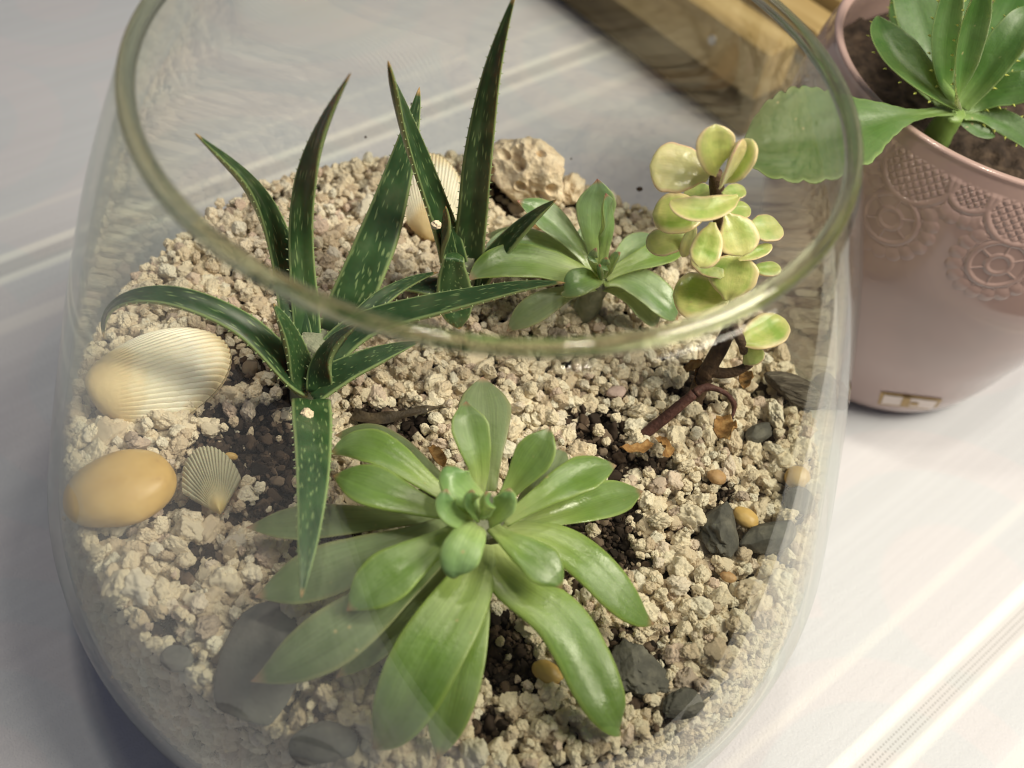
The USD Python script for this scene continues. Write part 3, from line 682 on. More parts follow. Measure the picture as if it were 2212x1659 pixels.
def leaf_mesh(pts, hw, shape='spoon', thick=.16, cup=.12, up=(0, 0, 1), view=.5, twist=0.0, n=44, m=24, fold=0.0, wave=0.0, seed=0, scallop=None):
    """A fleshy leaf swept along the curve through pts (world). hw: greatest half-width (m)."""
    p = np.asarray(pts, float)
    s = np.r_[0, np.cumsum(np.linalg.norm(np.diff(p, axis=0), axis=1))]; s /= s[-1]
    t = np.linspace(0, 1, n) ** .97
    t = 1 - (1 - t) ** 1.25                                        # denser towards the tip
    c = CubicSpline(s, p)(t) if len(p) > 2 else p[0] + t[:, None] * (p[-1] - p[0])
    tan = unit(np.gradient(c, t, axis=0))
    ref = unit(np.asarray(up, float)) * (1 - view) + view * unit(CAM0 - c)
    nor = unit(ref - (ref * tan).sum(1, keepdims=True) * tan)
    if twist:
        b = np.cross(tan, nor); an = np.linspace(0, twist, n)[:, None]; nor = nor * np.cos(an) + b * np.sin(an)
    side = np.cross(tan, nor)
    w = SHAPES[shape](t) * hw
    g = np.random.default_rng(seed)
    a = np.linspace(0, 2 * np.pi, m, endpoint=False)
    x = np.cos(a); y = np.sin(a)
    ww = w[:, None] * np.ones(m)
    if scallop:
        ww = ww * (1 + scallop[1] * (np.abs(np.sin(t * scallop[0] * np.pi)) ** .6)[:, None] * (np.abs(x) > .7))
    ww = ww * (1 + .05 * (fbm(np.stack([t * 5 + seed, 0 * t, 0 * t + seed], -1), 2, seed % 97) - .5)[:, None] * 2)
    th = thick * hw * np.minimum(1, (w / hw) * 1.35 + .05)[:, None] * np.sign(y) * np.abs(y) ** .9 * np.where(y > 0, .62, 1.0)
    lift = cup * (x ** 2)[None] * w[:, None] + fold * np.abs(x)[None] * w[:, None]
    rip = wave * hw * np.sin(t * 17 + seed)[:, None] * (x ** 3)[None]
    und = hw * .10 * (fbm(np.stack([t[:, None] * 6 + 0 * x[None], x[None] * 2.2 + 0 * t[:, None] + seed * 3.7, 0 * t[:, None] * x[None] + np.sign(y)[None] * .3], -1), 2, seed % 89) - .5)
    groove = -.10 * w[:, None] * np.exp(-(x[None] / .22) ** 2) * (y > 0)[None]
    lift = lift + und + groove
    V = c[:, None] + side[:, None] * (x[None] * ww)[..., None] + nor[:, None] * (th + lift + rip)[..., None]
    V = V.reshape(-1, 3); f = grid_faces(n, m, True); q = len(V)
    k = np.arange(m); k2 = (k + 1) % m
    V = np.vstack([V, c[0], c[-1]])
    f = np.vstack([f, np.stack([0 * k + q, k2, k], -1), np.stack([0 * k + q + 1, (n - 1) * m + k, (n - 1) * m + k2], -1)])
    luv = np.vstack([np.stack([np.broadcast_to(t[:, None], (n, m)), np.broadcast_to(x[None], (n, m)), np.full((n, m), (seed * .618) % 1 * 3)], -1).reshape(-1, 3), [[0, 0, 0], [1, 0, 0]]])
    return trimesh.Trimesh(V, f[:, ::-1], process=False), luv, (c, side, nor, w, t)


CAM0 = np.array([0.02, -.12, .42])                                # leaves turn their faces up towards the bowl's mouth


def spine(xy, z0, z1, arch):
    u = np.linspace(0, 1, len(xy))
    return np.array([at(x, y, z0 + (z1 - z0) * t + arch * 4 * t * (1 - t)) for (x, y), t in zip(xy, u)])


def inside(p, margin=.002):
    """Keeps a point clear of the glass wall."""
    p = np.array(p, float)
    for q in p:
        r = math.hypot(q[0], q[1]); lim = float(rin(q[2])) - margin
        if q[2] < .2 and r > lim:
            q[:2] *= lim / r
    return p


N_LEAF = [0]


def leaf(plant, xy, z0, z1, hw, mat, shape='spoon', arch=0.0, label=None, free_=False, name='leaf', **kw):
    N_LEAF[0] += 1
    p = spine(xy, z0, z1, arch)
    if not free_:
        p = inside(p)
    w = px(hw, p[len(p) // 2])
    mesh, luv, fr = leaf_mesh(p, w, shape, seed=N_LEAF[0], **kw)
    o = obj(name, mesh, mat, plant, luv=luv)
    if label:
        o.SetCustomDataByKey('label', label)
    return o, fr


def teeth(o, fr, mat, size, gap, t0=.1, t1=.93):
    """Small hooked teeth along both margins of a leaf, a sub-part."""
    c, side, nor, w, t = fr
    L = np.r_[0, np.cumsum(np.linalg.norm(np.diff(c, axis=0), axis=1))]
    V, Fc = [], []
    for sgn in (-1, 1):
        for l in np.arange(L[-1] * t0, L[-1] * t1, gap):
            k = [np.interp(l, L, q) for q in (w, t)]
            p = np.array([np.interp(l, L, c[:, j]) for j in range(3)]); sd = unit(np.array([np.interp(l, L, side[:, j]) for j in range(3)])) * sgn
            no = unit(np.array([np.interp(l, L, nor[:, j]) for j in range(3)])); tn = unit(np.cross(no, sd)) * sgn * -1
            tn = tn if tn @ (c[-1] - c[0]) > 0 else -tn
            b = p + sd * k[0] * .985 + no * KC[0] * k[0]; sz = size * (.6 + .4 * (1 - k[1]))
            n0 = len(V)
            V += [b - tn * sz * .55 - no * sz * .3, b + tn * sz * .55 - no * sz * .3, b + no * sz * .35, b + sd * sz * 1.3 + tn * sz * .6]
            Fc += [[n0, n0 + 1, n0 + 3], [n0 + 1, n0 + 2, n0 + 3], [n0 + 2, n0, n0 + 3], [n0, n0 + 2, n0 + 1]]
    return obj('teeth', (np.array(V), np.array(Fc)), mat, o, smooth=False)


KC = [0.0]

# front rosette ------------------------------------------------------------------------------------------
base = at(1050, 1105, .108)
ros = thing('rosette_succulent', 'big fresh-green rosette succulent at the front of the bowl', 'succulent', [base[0], base[1], GZ])
obj('stem', tube([base + [0, .002, -.030], base + [0, .001, -.012], base + [0, 0, -.001]], [.006, .0055, .005], 12, rough=.15, seed=2), mat_pale_stem, ros)
OLD, MID, YNG = mat_leaf_old, mat_leaf, mat_leaf_young
LV = [  # spine on the photograph, heights, half-width, material, options
    ([(1052, 1060), (1052, 960), (1046, 880), (1043, 814)], .103, .112, 62, OLD, dict(arch=.002, thick=.16)),
    ([(985, 1070), (900, 1000), (820, 955), (722, 940)], .102, .098, 42, OLD, dict(arch=.004)),
    ([(980, 1112), (840, 1120), (690, 1128), (531, 1140)], .101, .093, 46, OLD, dict(arch=.004)),
    ([(985, 1125), (840, 1185), (690, 1240), (550, 1290)], .102, .095, 66, OLD, dict(arch=.004, thick=.14)),
    ([(1000, 1150), (860, 1270), (700, 1390), (541, 1472)], .102, .094, 74, OLD, dict(arch=.004, thick=.14)),
    ([(1000, 1160), (900, 1290), (820, 1380), (725, 1465)], .100, .090, 45, OLD, dict(arch=.003)),
    ([(1030, 1190), (1000, 1380), (972, 1525), (945, 1652)], .101, .086, 62, MID, dict(arch=.003, shape='strap', thick=.2)),
    ([(1105, 1120), (1170, 1040), (1200, 1000), (1218, 968)], .104, .108, 38, OLD, dict(arch=.002)),
    ([(1090, 1135), (1190, 1115), (1290, 1085), (1388, 1062)], .104, .098, 50, MID, dict(arch=.004)),
    ([(1075, 1160), (1190, 1165), (1290, 1235), (1350, 1300), (1413, 1348)], .104, .092, 52, MID, dict(arch=.005, thick=.34, shape='strap', cup=.05)),
    ([(1060, 1180), (1110, 1265), (1200, 1330), (1265, 1432), (1320, 1545), (1374, 1650)], .104, .086, 68, MID, dict(arch=.006, thick=.34, shape='strap', cup=.05)),
    ([(1035, 1180), (990, 1310), (920, 1425), (862, 1540), (796, 1650)], .104, .087, 82, MID, dict(arch=.006, thick=.26, shape='strap')),
    ([(985, 1080), (880, 1010), (800, 965), (710, 985)], .108, .108, 47, MID, dict(arch=.005, thick=.26)),
    ([(990, 1110), (890, 1085), (800, 1050), (718, 1028)], .110, .110, 54, MID, dict(arch=.003, thick=.3)),
    ([(1000, 1140), (920, 1190), (840, 1245), (748, 1320)], .110, .106, 64, MID, dict(arch=.003, thick=.3)),
    ([(1030, 1070), (1030, 990), (1015, 930), (1007, 867)], .110, .122, 46, MID, dict(arch=.002, thick=.26, cup=.25)),
    ([(1080, 1095), (1120, 1035), (1155, 985), (1188, 922)], .110, .124, 46, MID, dict(arch=.001, thick=.3, cup=.3)),
    ([(1090, 1125), (1170, 1075), (1250, 1030), (1332, 1006)], .110, .114, 47, MID, dict(arch=.003, thick=.3, cup=.2)),
    ([(1065, 1140), (1110, 1175), (1165, 1215), (1213, 1272)], .113, .112, 50, MID, dict(arch=.003, thick=.3, cup=.05)),
    ([(1030, 1140), (1010, 1165), (992, 1205), (985, 1248)], .116, .113, 46, YNG, dict(arch=.004, thick=.42, shape='short', cup=-.05)),
    ([(1035, 1095), (1000, 1060), (978, 1030), (975, 1003)], .114, .124, 44, YNG, dict(arch=.003, thick=.42, shape='short', cup=.1)),
    ([(1020, 1128), (980, 1112), (962, 1085), (966, 1056)], .114, .126, 32, YNG, dict(arch=.002, thick=.4, shape='short', cup=.1)),
    ([(1058, 1128), (1078, 1108), (1092, 1085), (1100, 1054)], .115, .128, 28, YNG, dict(thick=.42, shape='short', cup=.2)),
    ([(1034, 1118), (1022, 1100), (1018, 1082), (1020, 1058)], .116, .128, 25, YNG, dict(thick=.45, shape='short', cup=.2)),
    ([(1046, 1120), (1050, 1100), (1052, 1085), (1050, 1062)], .117, .131, 20, YNG, dict(thick=.5, shape='short', cup=.25)),
]
for xy, z0, z1, hw, mt, kw in LV:
    kw = dict(kw); sh = kw.pop('shape', 'spoon')
    leaf(ros, xy, z0, z1, hw * (.92 if mt is not YNG else 1), mt, sh, **kw)

# rear rosette -------------------------------------------------------------------------------------------
base = at(1296, 600, .100)
ros2 = thing('rosette_succulent', 'smaller bluish-green rosette succulent at the back beside the jade plant', 'succulent', [base[0], base[1], GZ])
obj('stem', tube([base + [-.002, .001, -.024], base + [-.001, 0, -.010], base], [.0045, .004, .0036], 10, rough=.15, seed=3), mat_pale_stem, ros2)
B = mat_leaf_back
for xy, z0, z1, hw, mt, kw in [
    ([(1285, 590), (1200, 540), (1130, 518), (1045, 508)], .095, .094, 30, OLD, dict(arch=.003)),
    ([(1280, 580), (1265, 550), (1258, 520), (1258, 488)], .097, .104, 17, mat_leaf_back, dict()),
    ([(1285, 620), (1210, 640), (1150, 672), (1094, 716)], .098, .090, 34, OLD, dict(arch=.004)),
    ([(1300, 615), (1355, 630), (1395, 665), (1420, 708)], .098, .089, 32, B, dict(arch=.003, shape='strap')),
    ([(1310, 590), (1350, 550), (1385, 525), (1420, 512)], .098, .104, 30, B, dict()),
    ([(1300, 605), (1365, 605), (1425, 645), (1464, 692)], .101, .093, 40, B, dict(arch=.004, shape='strap')),
    ([(1275, 585), (1200, 535), (1130, 520), (1040, 545)], .101, .102, 32, B, dict(arch=.003)),
    ([(1275, 600), (1190, 575), (1100, 565), (1012, 606)], .102, .102, 42, MID, dict(arch=.004, shape='strap')),
    ([(1280, 580), (1230, 515), (1180, 468), (1117, 434)], .102, .115, 37, B, dict(arch=.001)),
    ([(1290, 570), (1283, 500), (1287, 440), (1290, 386)], .102, .126, 43, B, dict()),
    ([(1308, 600), (1365, 570), (1430, 545), (1480, 520)], .102, .108, 33, MID, dict(arch=.002)),
    ([(1302, 570), (1308, 510), (1310, 465), (1309, 417)], .104, .132, 29, B, dict(thick=.3)),
    ([(1288, 602), (1262, 606), (1240, 615), (1218, 632)], .106, .104, 34, B, dict(arch=.004, shape='short', thick=.35)),
    ([(1292, 595), (1284, 575), (1280, 560), (1288, 535)], .105, .120, 16, B, dict(shape='short', thick=.5)),
    ([(1305, 595), (1318, 578), (1325, 562), (1340, 545)], .105, .117, 15, B, dict(shape='short', thick=.5)),
    ([(1300, 600), (1303, 585), (1306, 572), (1310, 556)], .106, .116, 14, B, dict(shape='short', thick=.6)),
    ([(1300, 603), (1298, 592), (1297, 582), (1296, 572)], .107, .115, 12, B, dict(shape='short', thick=.6)),
]:
    kw = dict(kw); sh = kw.pop('shape', 'spoon')
    leaf(ros2, xy, z0, z1, hw, mt, sh, **kw)

# aloes -----------------------------------------------------------------------------------------------------
def aloe(name, label, foot, specs):
    b = ground(*foot)
    t = thing(name, label, 'aloe', [b[0], b[1], b[2] - .004])
    for xy, z0, z1, hw, mt, kw in specs:
        kw = dict(kw); tt = kw.pop('teeth', True); sh = kw.pop('shape', 'lance')
        kw.setdefault('cup', .22); kw.setdefault('thick', .5); KC[0] = kw['cup']
        o, fr = leaf(t, xy, z0, z1, hw, mt, sh, **kw)
        if tt:
            teeth(o, fr, mat_tooth, .0006, .0031)
    return t


A, D_ = mat_aloe, mat_aloe_dark
t = aloe('spotted_aloe', 'dark spotted aloe with a leaf arching left over the cockle shell', (668, 835), [
    ([(655, 800), (632, 660), (603, 525), (560, 430), (500, 358), (421, 288)], .092, .166, 36, D_, dict(view=.65)),
    ([(668, 790), (655, 620), (650, 490), (665, 375), (700, 268), (757, 158)], .094, .184, 34, A, dict(view=.65)),
    ([(735, 720), (775, 615), (822, 500), (858, 385), (886, 285), (906, 188)], .088, .142, 50, A, dict(view=.7, cup=.15)),
    ([(650, 835), (600, 775), (535, 712), (455, 668), (370, 642), (290, 642), (238, 668), (225, 732)], .094, .104, 36, D_, dict(arch=.022, view=.35)),
    ([(690, 800), (745, 740), (800, 668), (880, 612), (946, 588)], .096, .114, 28, D_, dict(view=.5)),
    ([(700, 790), (790, 705), (900, 670), (1010, 645), (1115, 622), (1221, 611)], .098, .130, 36, D_, dict(view=.45)),
    ([(670, 850), (740, 805), (820, 768), (905, 738)], .096, .108, 34, D_, dict(view=.4)),
    ([(690, 840), (700, 780), (730, 735), (775, 700)], .097, .125, 30, D_, dict(view=.4)),
    ([(660, 835), (640, 770), (620, 715), (590, 655)], .096, .128, 34, A, dict(view=.5)),
    ([(672, 868), (676, 960), (674, 1060), (664, 1175), (651, 1292)], .100, .116, 47, A, dict(arch=.006, view=.75, cup=.12, thick=.35)),
])
b = ground(668, 850)
obj('sheath', tube([b + [0, 0, -.004], b + [.001, .003, .008], b + [.002, .006, .018]], [.0058, .0062, .0048], 16, rough=.12, seed=5), mat_pale_stem, t)
t = aloe('spotted_aloe', 'upright dark aloe in the middle with a very tall leaf reaching the rim', (992, 655), [
    ([(990, 640), (968, 530), (935, 430), (897, 325), (862, 222), (838, 132)], .090, .176, 36, D_, dict(view=.6, cup=.3)),
    ([(1000, 640), (1014, 500), (1024, 400), (1040, 280), (1066, 145), (1116, -22)], .090, .190, 42, D_, dict(view=.6, cup=.3)),
    ([(1020, 620), (1078, 545), (1135, 485), (1202, 431)], .092, .128, 30, D_, dict(view=.5, teeth=False)),
    ([(975, 600), (966, 540), (964, 490), (963, 445)], .096, .130, 24, D_, dict(view=.5, teeth=False)),
    ([(960, 625), (925, 620), (880, 618), (846, 628)], .090, .092, 24, D_, dict(view=.5)),
    ([(982, 555), (978, 600), (982, 650), (992, 712)], .114, .092, 40, A, dict(shape='strap', view=.75, cup=.2)),
])
b = ground(990, 655)
obj('sheath', tube([b + [0, 0, -.004], b + [.0, .002, .006], b + [-.001, .003, .016]], [.005, .0052, .0042], 14, rough=.12, seed=6), mat_pale_stem, t)

# jade ----------------------------------------------------------------------------------------------------
base = ground(1503, 862)
jade = thing('jade_plant', 'variegated jade plant with round cream-edged leaves on a brown stem', 'jade plant', base + [0, 0, -.004])
sp = [base + [0, 0, -.004], at(1520, 818, .094), at(1545, 770, .102), at(1578, 700, .113), at(1580, 640, .121), at(1566, 560, .132), at(1556, 470, .143), at(1549, 410, .152), at(1546, 372, .158)]
obj('stem', tube(sp, [.0026, .0026, .0023, .0021, .0022, .0021, .0020, .0020, .0016], 14, rough=.18, seed=9), mat_stem, jade)
obj('branch', tube([at(1530, 800, .097), at(1570, 806, .098), at(1622, 785, .102)], [.0018, .0016, .0011], 10, rough=.15, seed=10), mat_stem, jade)
obj('branch', tube([at(1578, 700, .116), at(1600, 735, .113), at(1606, 760, .108)], [.0016, .0014, .0011], 10, rough=.15, seed=11), mat_stem, jade)
J, JC, JG = mat_jade, mat_jade_pale, mat_jade_green
for xy, z0, z1, hw, mt, kw in [
    ([(1560, 600), (1520, 560), (1500, 540)], .132, .134, 30, JG, dict(view=.5)),
    ([(1560, 530), (1595, 522), (1632, 525)], .134, .134, 24, JG, dict(view=.5)),
    ([(1552, 470), (1590, 455), (1622, 452)], .142, .141, 22, JG, dict(view=.5)),
    ([(1575, 690), (1545, 682), (1512, 690)], .112, .110, 24, JG, dict(view=.6)),
    ([(1548, 415), (1515, 418), (1480, 412)], .150, .147, 24, JG, dict(view=.5)),
    ([(1490, 508), (1440, 522), (1396, 534)], .140, .138, 29, JG, dict(view=.6)),
    ([(1612, 492), (1650, 494), (1687, 488)], .143, .142, 30, JG, dict(view=.7)),
    ([(1596, 562), (1632, 548), (1667, 528)], .137, .140, 13, J, dict(view=.2)),
    ([(1622, 580), (1655, 582), (1686, 577)], .130, .130, 17, JG, dict(view=.5, thick=.4)),
    ([(1528, 455), (1470, 462), (1409, 462)], .150, .147, 43, J, dict(view=.75)),
    ([(1502, 478), (1490, 515), (1474, 556)], .146, .138, 13, JC, dict(view=.4, thick=.4)),
    ([(1540, 480), (1530, 525), (1510, 578)], .153, .146, 29, J, dict(view=.7, thick=.35)),
    ([(1568, 464), (1590, 505), (1606, 553)], .153, .146, 39, J, dict(view=.85)),
    ([(1572, 648), (1582, 600), (1592, 550)], .126, .136, 46, J, dict(view=.85)),
    ([(1574, 650), (1520, 642), (1453, 638)], .124, .120, 46, J, dict(view=.85)),
    ([(1596, 742), (1645, 722), (1696, 690)], .112, .114, 35, J, dict(view=.8)),
    ([(1606, 785), (1622, 772), (1642, 750)], .103, .107, 20, JG, dict(view=.7)),
    ([(1595, 424), (1550, 448), (1505, 455), (1450, 432)], .159, .157, 27, J, dict(view=.7, cup=.25)),
    ([(1560, 418), (1585, 414), (1612, 412)], .158, .158, 17, JG, dict(view=.5)),
    ([(1530, 384), (1470, 368), (1403, 358)], .162, .160, 53, JC, dict(view=.85)),
    ([(1548, 376), (1545, 330), (1545, 268)], .163, .176, 38, J, dict(view=.7)),
    ([(1562, 392), (1598, 352), (1624, 300)], .163, .175, 34, J, dict(view=.35, up=(-1, -.2, .4))),
    ([(1556, 406), (1580, 362), (1606, 300)], .163, .177, 24, JC, dict(view=.2, up=(1, -.6, .2), thick=.3)),
]:
    kw = dict(kw); kw.setdefault('thick', .26); kw.setdefault('cup', .08)
    leaf(jade, xy, z0, z1, hw * 1.17, mt, 'oval', **kw)

g = np.random.default_rng(91)
spk = []
for x, y in [(1381, 408), (1234, 343), (890, 225), (790, 296)]:
    d = ray(x, y); t_ = .2
    while t_ < .6 and np.hypot(*(CAM + t_ * d)[:2]) < rin((CAM + t_ * d)[2]) - .0004 or (CAM + t_ * d)[1] < 0:
        t_ += .0005
    spk.append(place(lump(.0004 * np.exp(g.normal(size=3) * .35) * (2.2 if x == 1381 else 1), 200 + x, .4, 1.5, 1, .1), CAM + t_ * d, g.normal(size=3)))
tag(obj('soil_specks', join(spk), mat_crumb), 'tiny dark specks of soil stuck to the inside of the rear glass', 'soil', kind='stuff')

# withered twig and dry leaves ---------------------------------------------------------------------------
p0 = ground(1388, 942)
tw = thing('withered_twig', 'withered reddish twig with a curled dry tip, leaning beside the jade stem', 'twig', p0)
g1 = at(1500, 850, .096)
obj('twig', tube([p0 + [-.002, -.001, -.002], at(1440, 900, .089), g1], [.0017, .0016, .0015], 12, rough=.18, seed=12), mat_twig, tw)
obj('dry_tip', tube([g1, at(1540, 838, .098), at(1570, 852, .097), at(1585, 872, .094), at(1580, 905, .091)], [.0015, .0010, .0007, .0009, .0003], 9, rough=.4, seed=13), mat_twig, tw)
KD = dict(view=.4, wave=.25, cup=.4, thick=.10)
DRY = [([(1405, 955), (1375, 972), (1338, 966)], 15, .6), ([(1420, 945), (1440, 968), (1432, 985)], 15, -.9), ([(1515, 842), (1508, 805), (1517, 785)], 13, 1.0), ([(1560, 900), (1568, 930), (1572, 948)], 26, .8),
       ([(1480, 800), (1500, 790), (1520, 792)], 13, .5), ([(1600, 800), (1612, 815), (1608, 840)], 16, 1.0), ([(930, 965), (948, 985), (962, 1008)], 14, .7), ([(700, 752), (725, 742), (748, 730)], 9, .5)]
WORDS = ['curled orange dry leaf at the foot of the withered twig', 'dry orange flake just right of the foot of the withered twig', 'dry curled flake sticking up where the twig meets the jade stem', 'hanging brown dry leaf under the curled tip of the twig',
         'dry brown flake just under the rim beside the jade stem', 'crumpled dry leaf beside the small jade branch', 'crumpled tan dry leaf behind the front rosette', 'reddish dry sliver between the leaves of the arching aloe']
for (xy, hw, tws), wd in zip(DRY, WORDS):
    N_LEAF[0] += 1
    z = .087 if xy[0][1] > 900 else .092
    z = .108 if 'sliver' in wd else z
    p = np.array([at(x, y, z + .002 * k) for k, (x, y) in enumerate(xy)])
    m, luv, _ = leaf_mesh(p, px(hw, p[1]), 'short', n=22, m=14, twist=tws, seed=N_LEAF[0], **KD)
    tag(obj('dry_leaf', m, mat_dry, luv=luv), wd, 'dry leaf')
p = np.array([ground(762, 905, .002), ground(830, 918, .003), ground(890, 905, .003), ground(968, 893, .003)])
N_LEAF[0] += 1
m, luv, _ = leaf_mesh(p, px(15, p[1]), 'lance', n=30, m=14, wave=.3, cup=.4, thick=.2, seed=5)
tag(obj('dead_leaf', m, mat_dead, luv=luv), 'long shrivelled dark dead leaf on the gravel between aloe and rosette', 'dead leaf')
p = at(942, 486, .1275)
tag(obj('perlite_crumb', place(lump((px(11, p), px(9, p), px(9, p)), 71, .4, 2, 3, .2), p + [0, -.001, .001]), mat_coral), 'white crumb stuck on the upright aloe leaf', 'crumb')
p = at(665, 893, .1035)
tag(obj('perlite_crumb', place(lump((px(13, p), px(12, p), px(10, p)), 72, .4, 2, 3, .2), p + [0, -.001, .001]), mat_coral), 'tan crumb at the foot of the downward aloe leaf', 'crumb')

# ---------------------------------------------------------------- pink pot and its plant
PC = np.array([.1775, .1337]); PH = .1326
R_POT = PchipInterpolator([0, .004, .014, .030, .044, .0665, .0875, .110, .1326], [.0480, .0522, .0562, .0602, .0640, .0690, .0718, .0705, .0662])


def scallops(d, s, r):
    """Bumps of radius r in a row along the curve d = 0; s runs along it."""
    k = np.abs((s / (2 * r)) % 1 - .5) * 2 * r
    return np.hypot(k, d)


def lace(th, z):
    x = ((th + math.radians(129)) * .068 + .0175 / 2 * 0)
    y = PH - z - .004                                             # distance below the rim's bead
    P = .0358
    u = (x + P / 2) % P - P / 2                                   # tall figures every P, short ones between
    w = (x + P) % P - P / 2
    h = 0 * x

    def ring(dist, width, amp):
        return amp * np.clip(1 - (dist / width) ** 2, 0, 1) ** .7
    tallc = np.hypot(u, y - .002); low = np.hypot(u, y - .0225); sho = np.hypot(w, y - .001)
    h = np.maximum(h, ring(tallc - .0122, .0012, 1.0) * (y > 0))
    h = np.maximum(h, ring(sho - .0074, .0011, 1.0) * (y > 0))
    latt = np.minimum(np.abs(((u + y) / .0031) % 1 - .5), np.abs(((u - y) / .0031) % 1 - .5))
    h = np.where((tallc < .0112) & (y > 0), np.maximum(h, np.where(latt > .16, .62, .05)), h)
    latt2 = np.minimum(np.abs(((w + y) / .0026) % 1 - .5), np.abs(((w - y) / .0026) % 1 - .5))
    h = np.where((sho < .0066) & (y > 0), np.maximum(h, np.where(latt2 > .16, .6, .05)), h)
    free_tall = tallc > .0130
    h = np.maximum(h, ring(low - .0088, .0010, 1.0) * free_tall)
    ang = np.arctan2(u, y - .0225)
    h = np.maximum(h, np.where((low < .0082) & free_tall, np.maximum(ring(low - .0036, .0009, .8), ring(np.abs(np.sin(ang * 3)) * low - .0, .0008, .8) * (low > .0036)), 0))
    # scalloped hem round every figure
    for dist, ang, R in ((low, ang, .0128), (tallc, np.arctan2(u, y - .002), .0163), (sho, np.arctan2(w, y - .001), .0110)):
        n = round(2 * math.pi * R / .0044)
        k = (np.abs((ang * n / (2 * math.pi)) % 1 - .5) * 2 * math.pi / n) * dist
        bump = np.hypot(k, dist - R)
        other = np.minimum(np.minimum(low - .0098, tallc - .0132), sho - .0084)
        h = np.maximum(h, np.clip(1.25 - bump / .0021, 0, .9) ** .5 * (other > .0006))
        h = np.maximum(h, .55 * ((dist < R) & (other > .0002) & (dist > R - .0035)) * (bump > .0028))
    return h * np.clip(y / .0012, 0, 1) * (y < .040)


nth = 1500
th = np.linspace(-math.pi, math.pi, nth, endpoint=False)
zz = np.r_[np.linspace(.0005, .080, 50), np.linspace(.0806, PH - .001, 170)]
T, Z = np.meshgrid(th, zz)
near = np.clip((np.cos(T + math.radians(120)) + .15) * 6, 0, 1)
Rr = R_POT(Z) + .00036 * lace(T, Z) * near
outer = np.stack([Rr * np.cos(T), Rr * np.sin(T), Z], -1)
lip = [(.0662 + .0006 * math.sin(a_) - .0018 + .0018 * math.cos(a_), PH + .0018 * math.sin(a_)) for a_ in np.linspace(0, math.pi, 9)] + [(float(R_POT(z)) - .0042, z) for z in np.linspace(PH - .003, .060, 10)]
inner = np.array([[[r * math.cos(a_), r * math.sin(a_), z] for a_ in th] for r, z in lip])
rings = np.vstack([[[[.0005 * math.cos(a_), .0005 * math.sin(a_), .0008] for a_ in th]], [[[.040 * math.cos(a_), .040 * math.sin(a_), .0004] for a_ in th]], outer, inner, [[[.0005 * math.cos(a_), .0005 * math.sin(a_), .058] for a_ in th]]])
V = rings.reshape(-1, 3) + [PC[0], PC[1], 0]
pot = thing('flower_pot', 'glazed pink ceramic pot with embossed lace, right of the glass bowl', 'flower pot', [PC[0], PC[1], 0])
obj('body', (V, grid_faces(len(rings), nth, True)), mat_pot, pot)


def on_pot(x, y, lift=.0004):
    """The point of the pot's wall seen on the photograph at (x, y)."""
    d = ray(x, y); R = .05
    for _ in range(40):
        o = CAM[:2] - PC
        a_ = d[:2] @ d[:2]; b_ = 2 * o @ d[:2]; c_ = o @ o - R * R
        t_ = (-b_ - math.sqrt(max(b_ * b_ - 4 * a_ * c_, 0))) / (2 * a_)
        p = CAM + t_ * d
        R = float(R_POT(np.clip(p[2], .0005, PH)))
    n_ = unit(np.array([p[0] - PC[0], p[1] - PC[1], -.02]))
    return p + n_ * lift


def decal(name, corners, mat, lift, parent, k=10):
    c = np.array(corners, float)
    V = []
    for i in range(k + 1):
        for j in range(5):
            s_, t_ = i / k, j / 4
            q = (c[0] * (1 - s_) + c[1] * s_) * (1 - t_) + (c[3] * (1 - s_) + c[2] * s_) * t_
            V.append(on_pot(*q, lift))
    return obj(name, (np.array(V), grid_faces(k + 1, 5, False)), mat, parent)


decal('label_border', [(1903, 845), (2036, 861), (2018, 884), (1896, 871)], mat_gold, .0004, pot)
decal('label_field', [(1911, 850), (2025, 864), (2012, 880), (1903, 868)], mat_tag, .0007, pot)
decal('label_emblem', [(1952, 853), (1968, 856), (1962, 874), (1944, 872)], mat_gold, .0010, pot, 4)
decal('label_emblem', [(1968, 864), (1984, 866), (1982, 872), (1964, 870)], mat_gold, .0010, pot, 4)
# earth in the pot
rr = np.linspace(.0, 1, 40)[1:]; aa = np.linspace(0, 2 * np.pi, 120, endpoint=False)
R_ = float(R_POT(.115)) - .0050
G = np.stack([PC[0] + rr[::-1, None] * R_ * np.cos(aa), PC[1] + rr[::-1, None] * R_ * np.sin(aa), .115 + 0 * rr[:, None] * aa], -1)
G[..., 2] += .006 * (fbm(G * np.array([300, 300, 1]), 4, 3) - .5)
V = np.vstack([G.reshape(-1, 3) - 0, [[PC[0], PC[1], .1155]]])
f = grid_faces(39, 120, True); k = np.arange(120)
f = np.vstack([f, np.stack([0 * k + len(V) - 1, 38 * 120 + k, 38 * 120 + (k + 1) % 120], -1)])
tag(obj('pot_soil', (V, f), mat_soil), 'dark earth inside the pink pot', 'soil', kind='stuff')

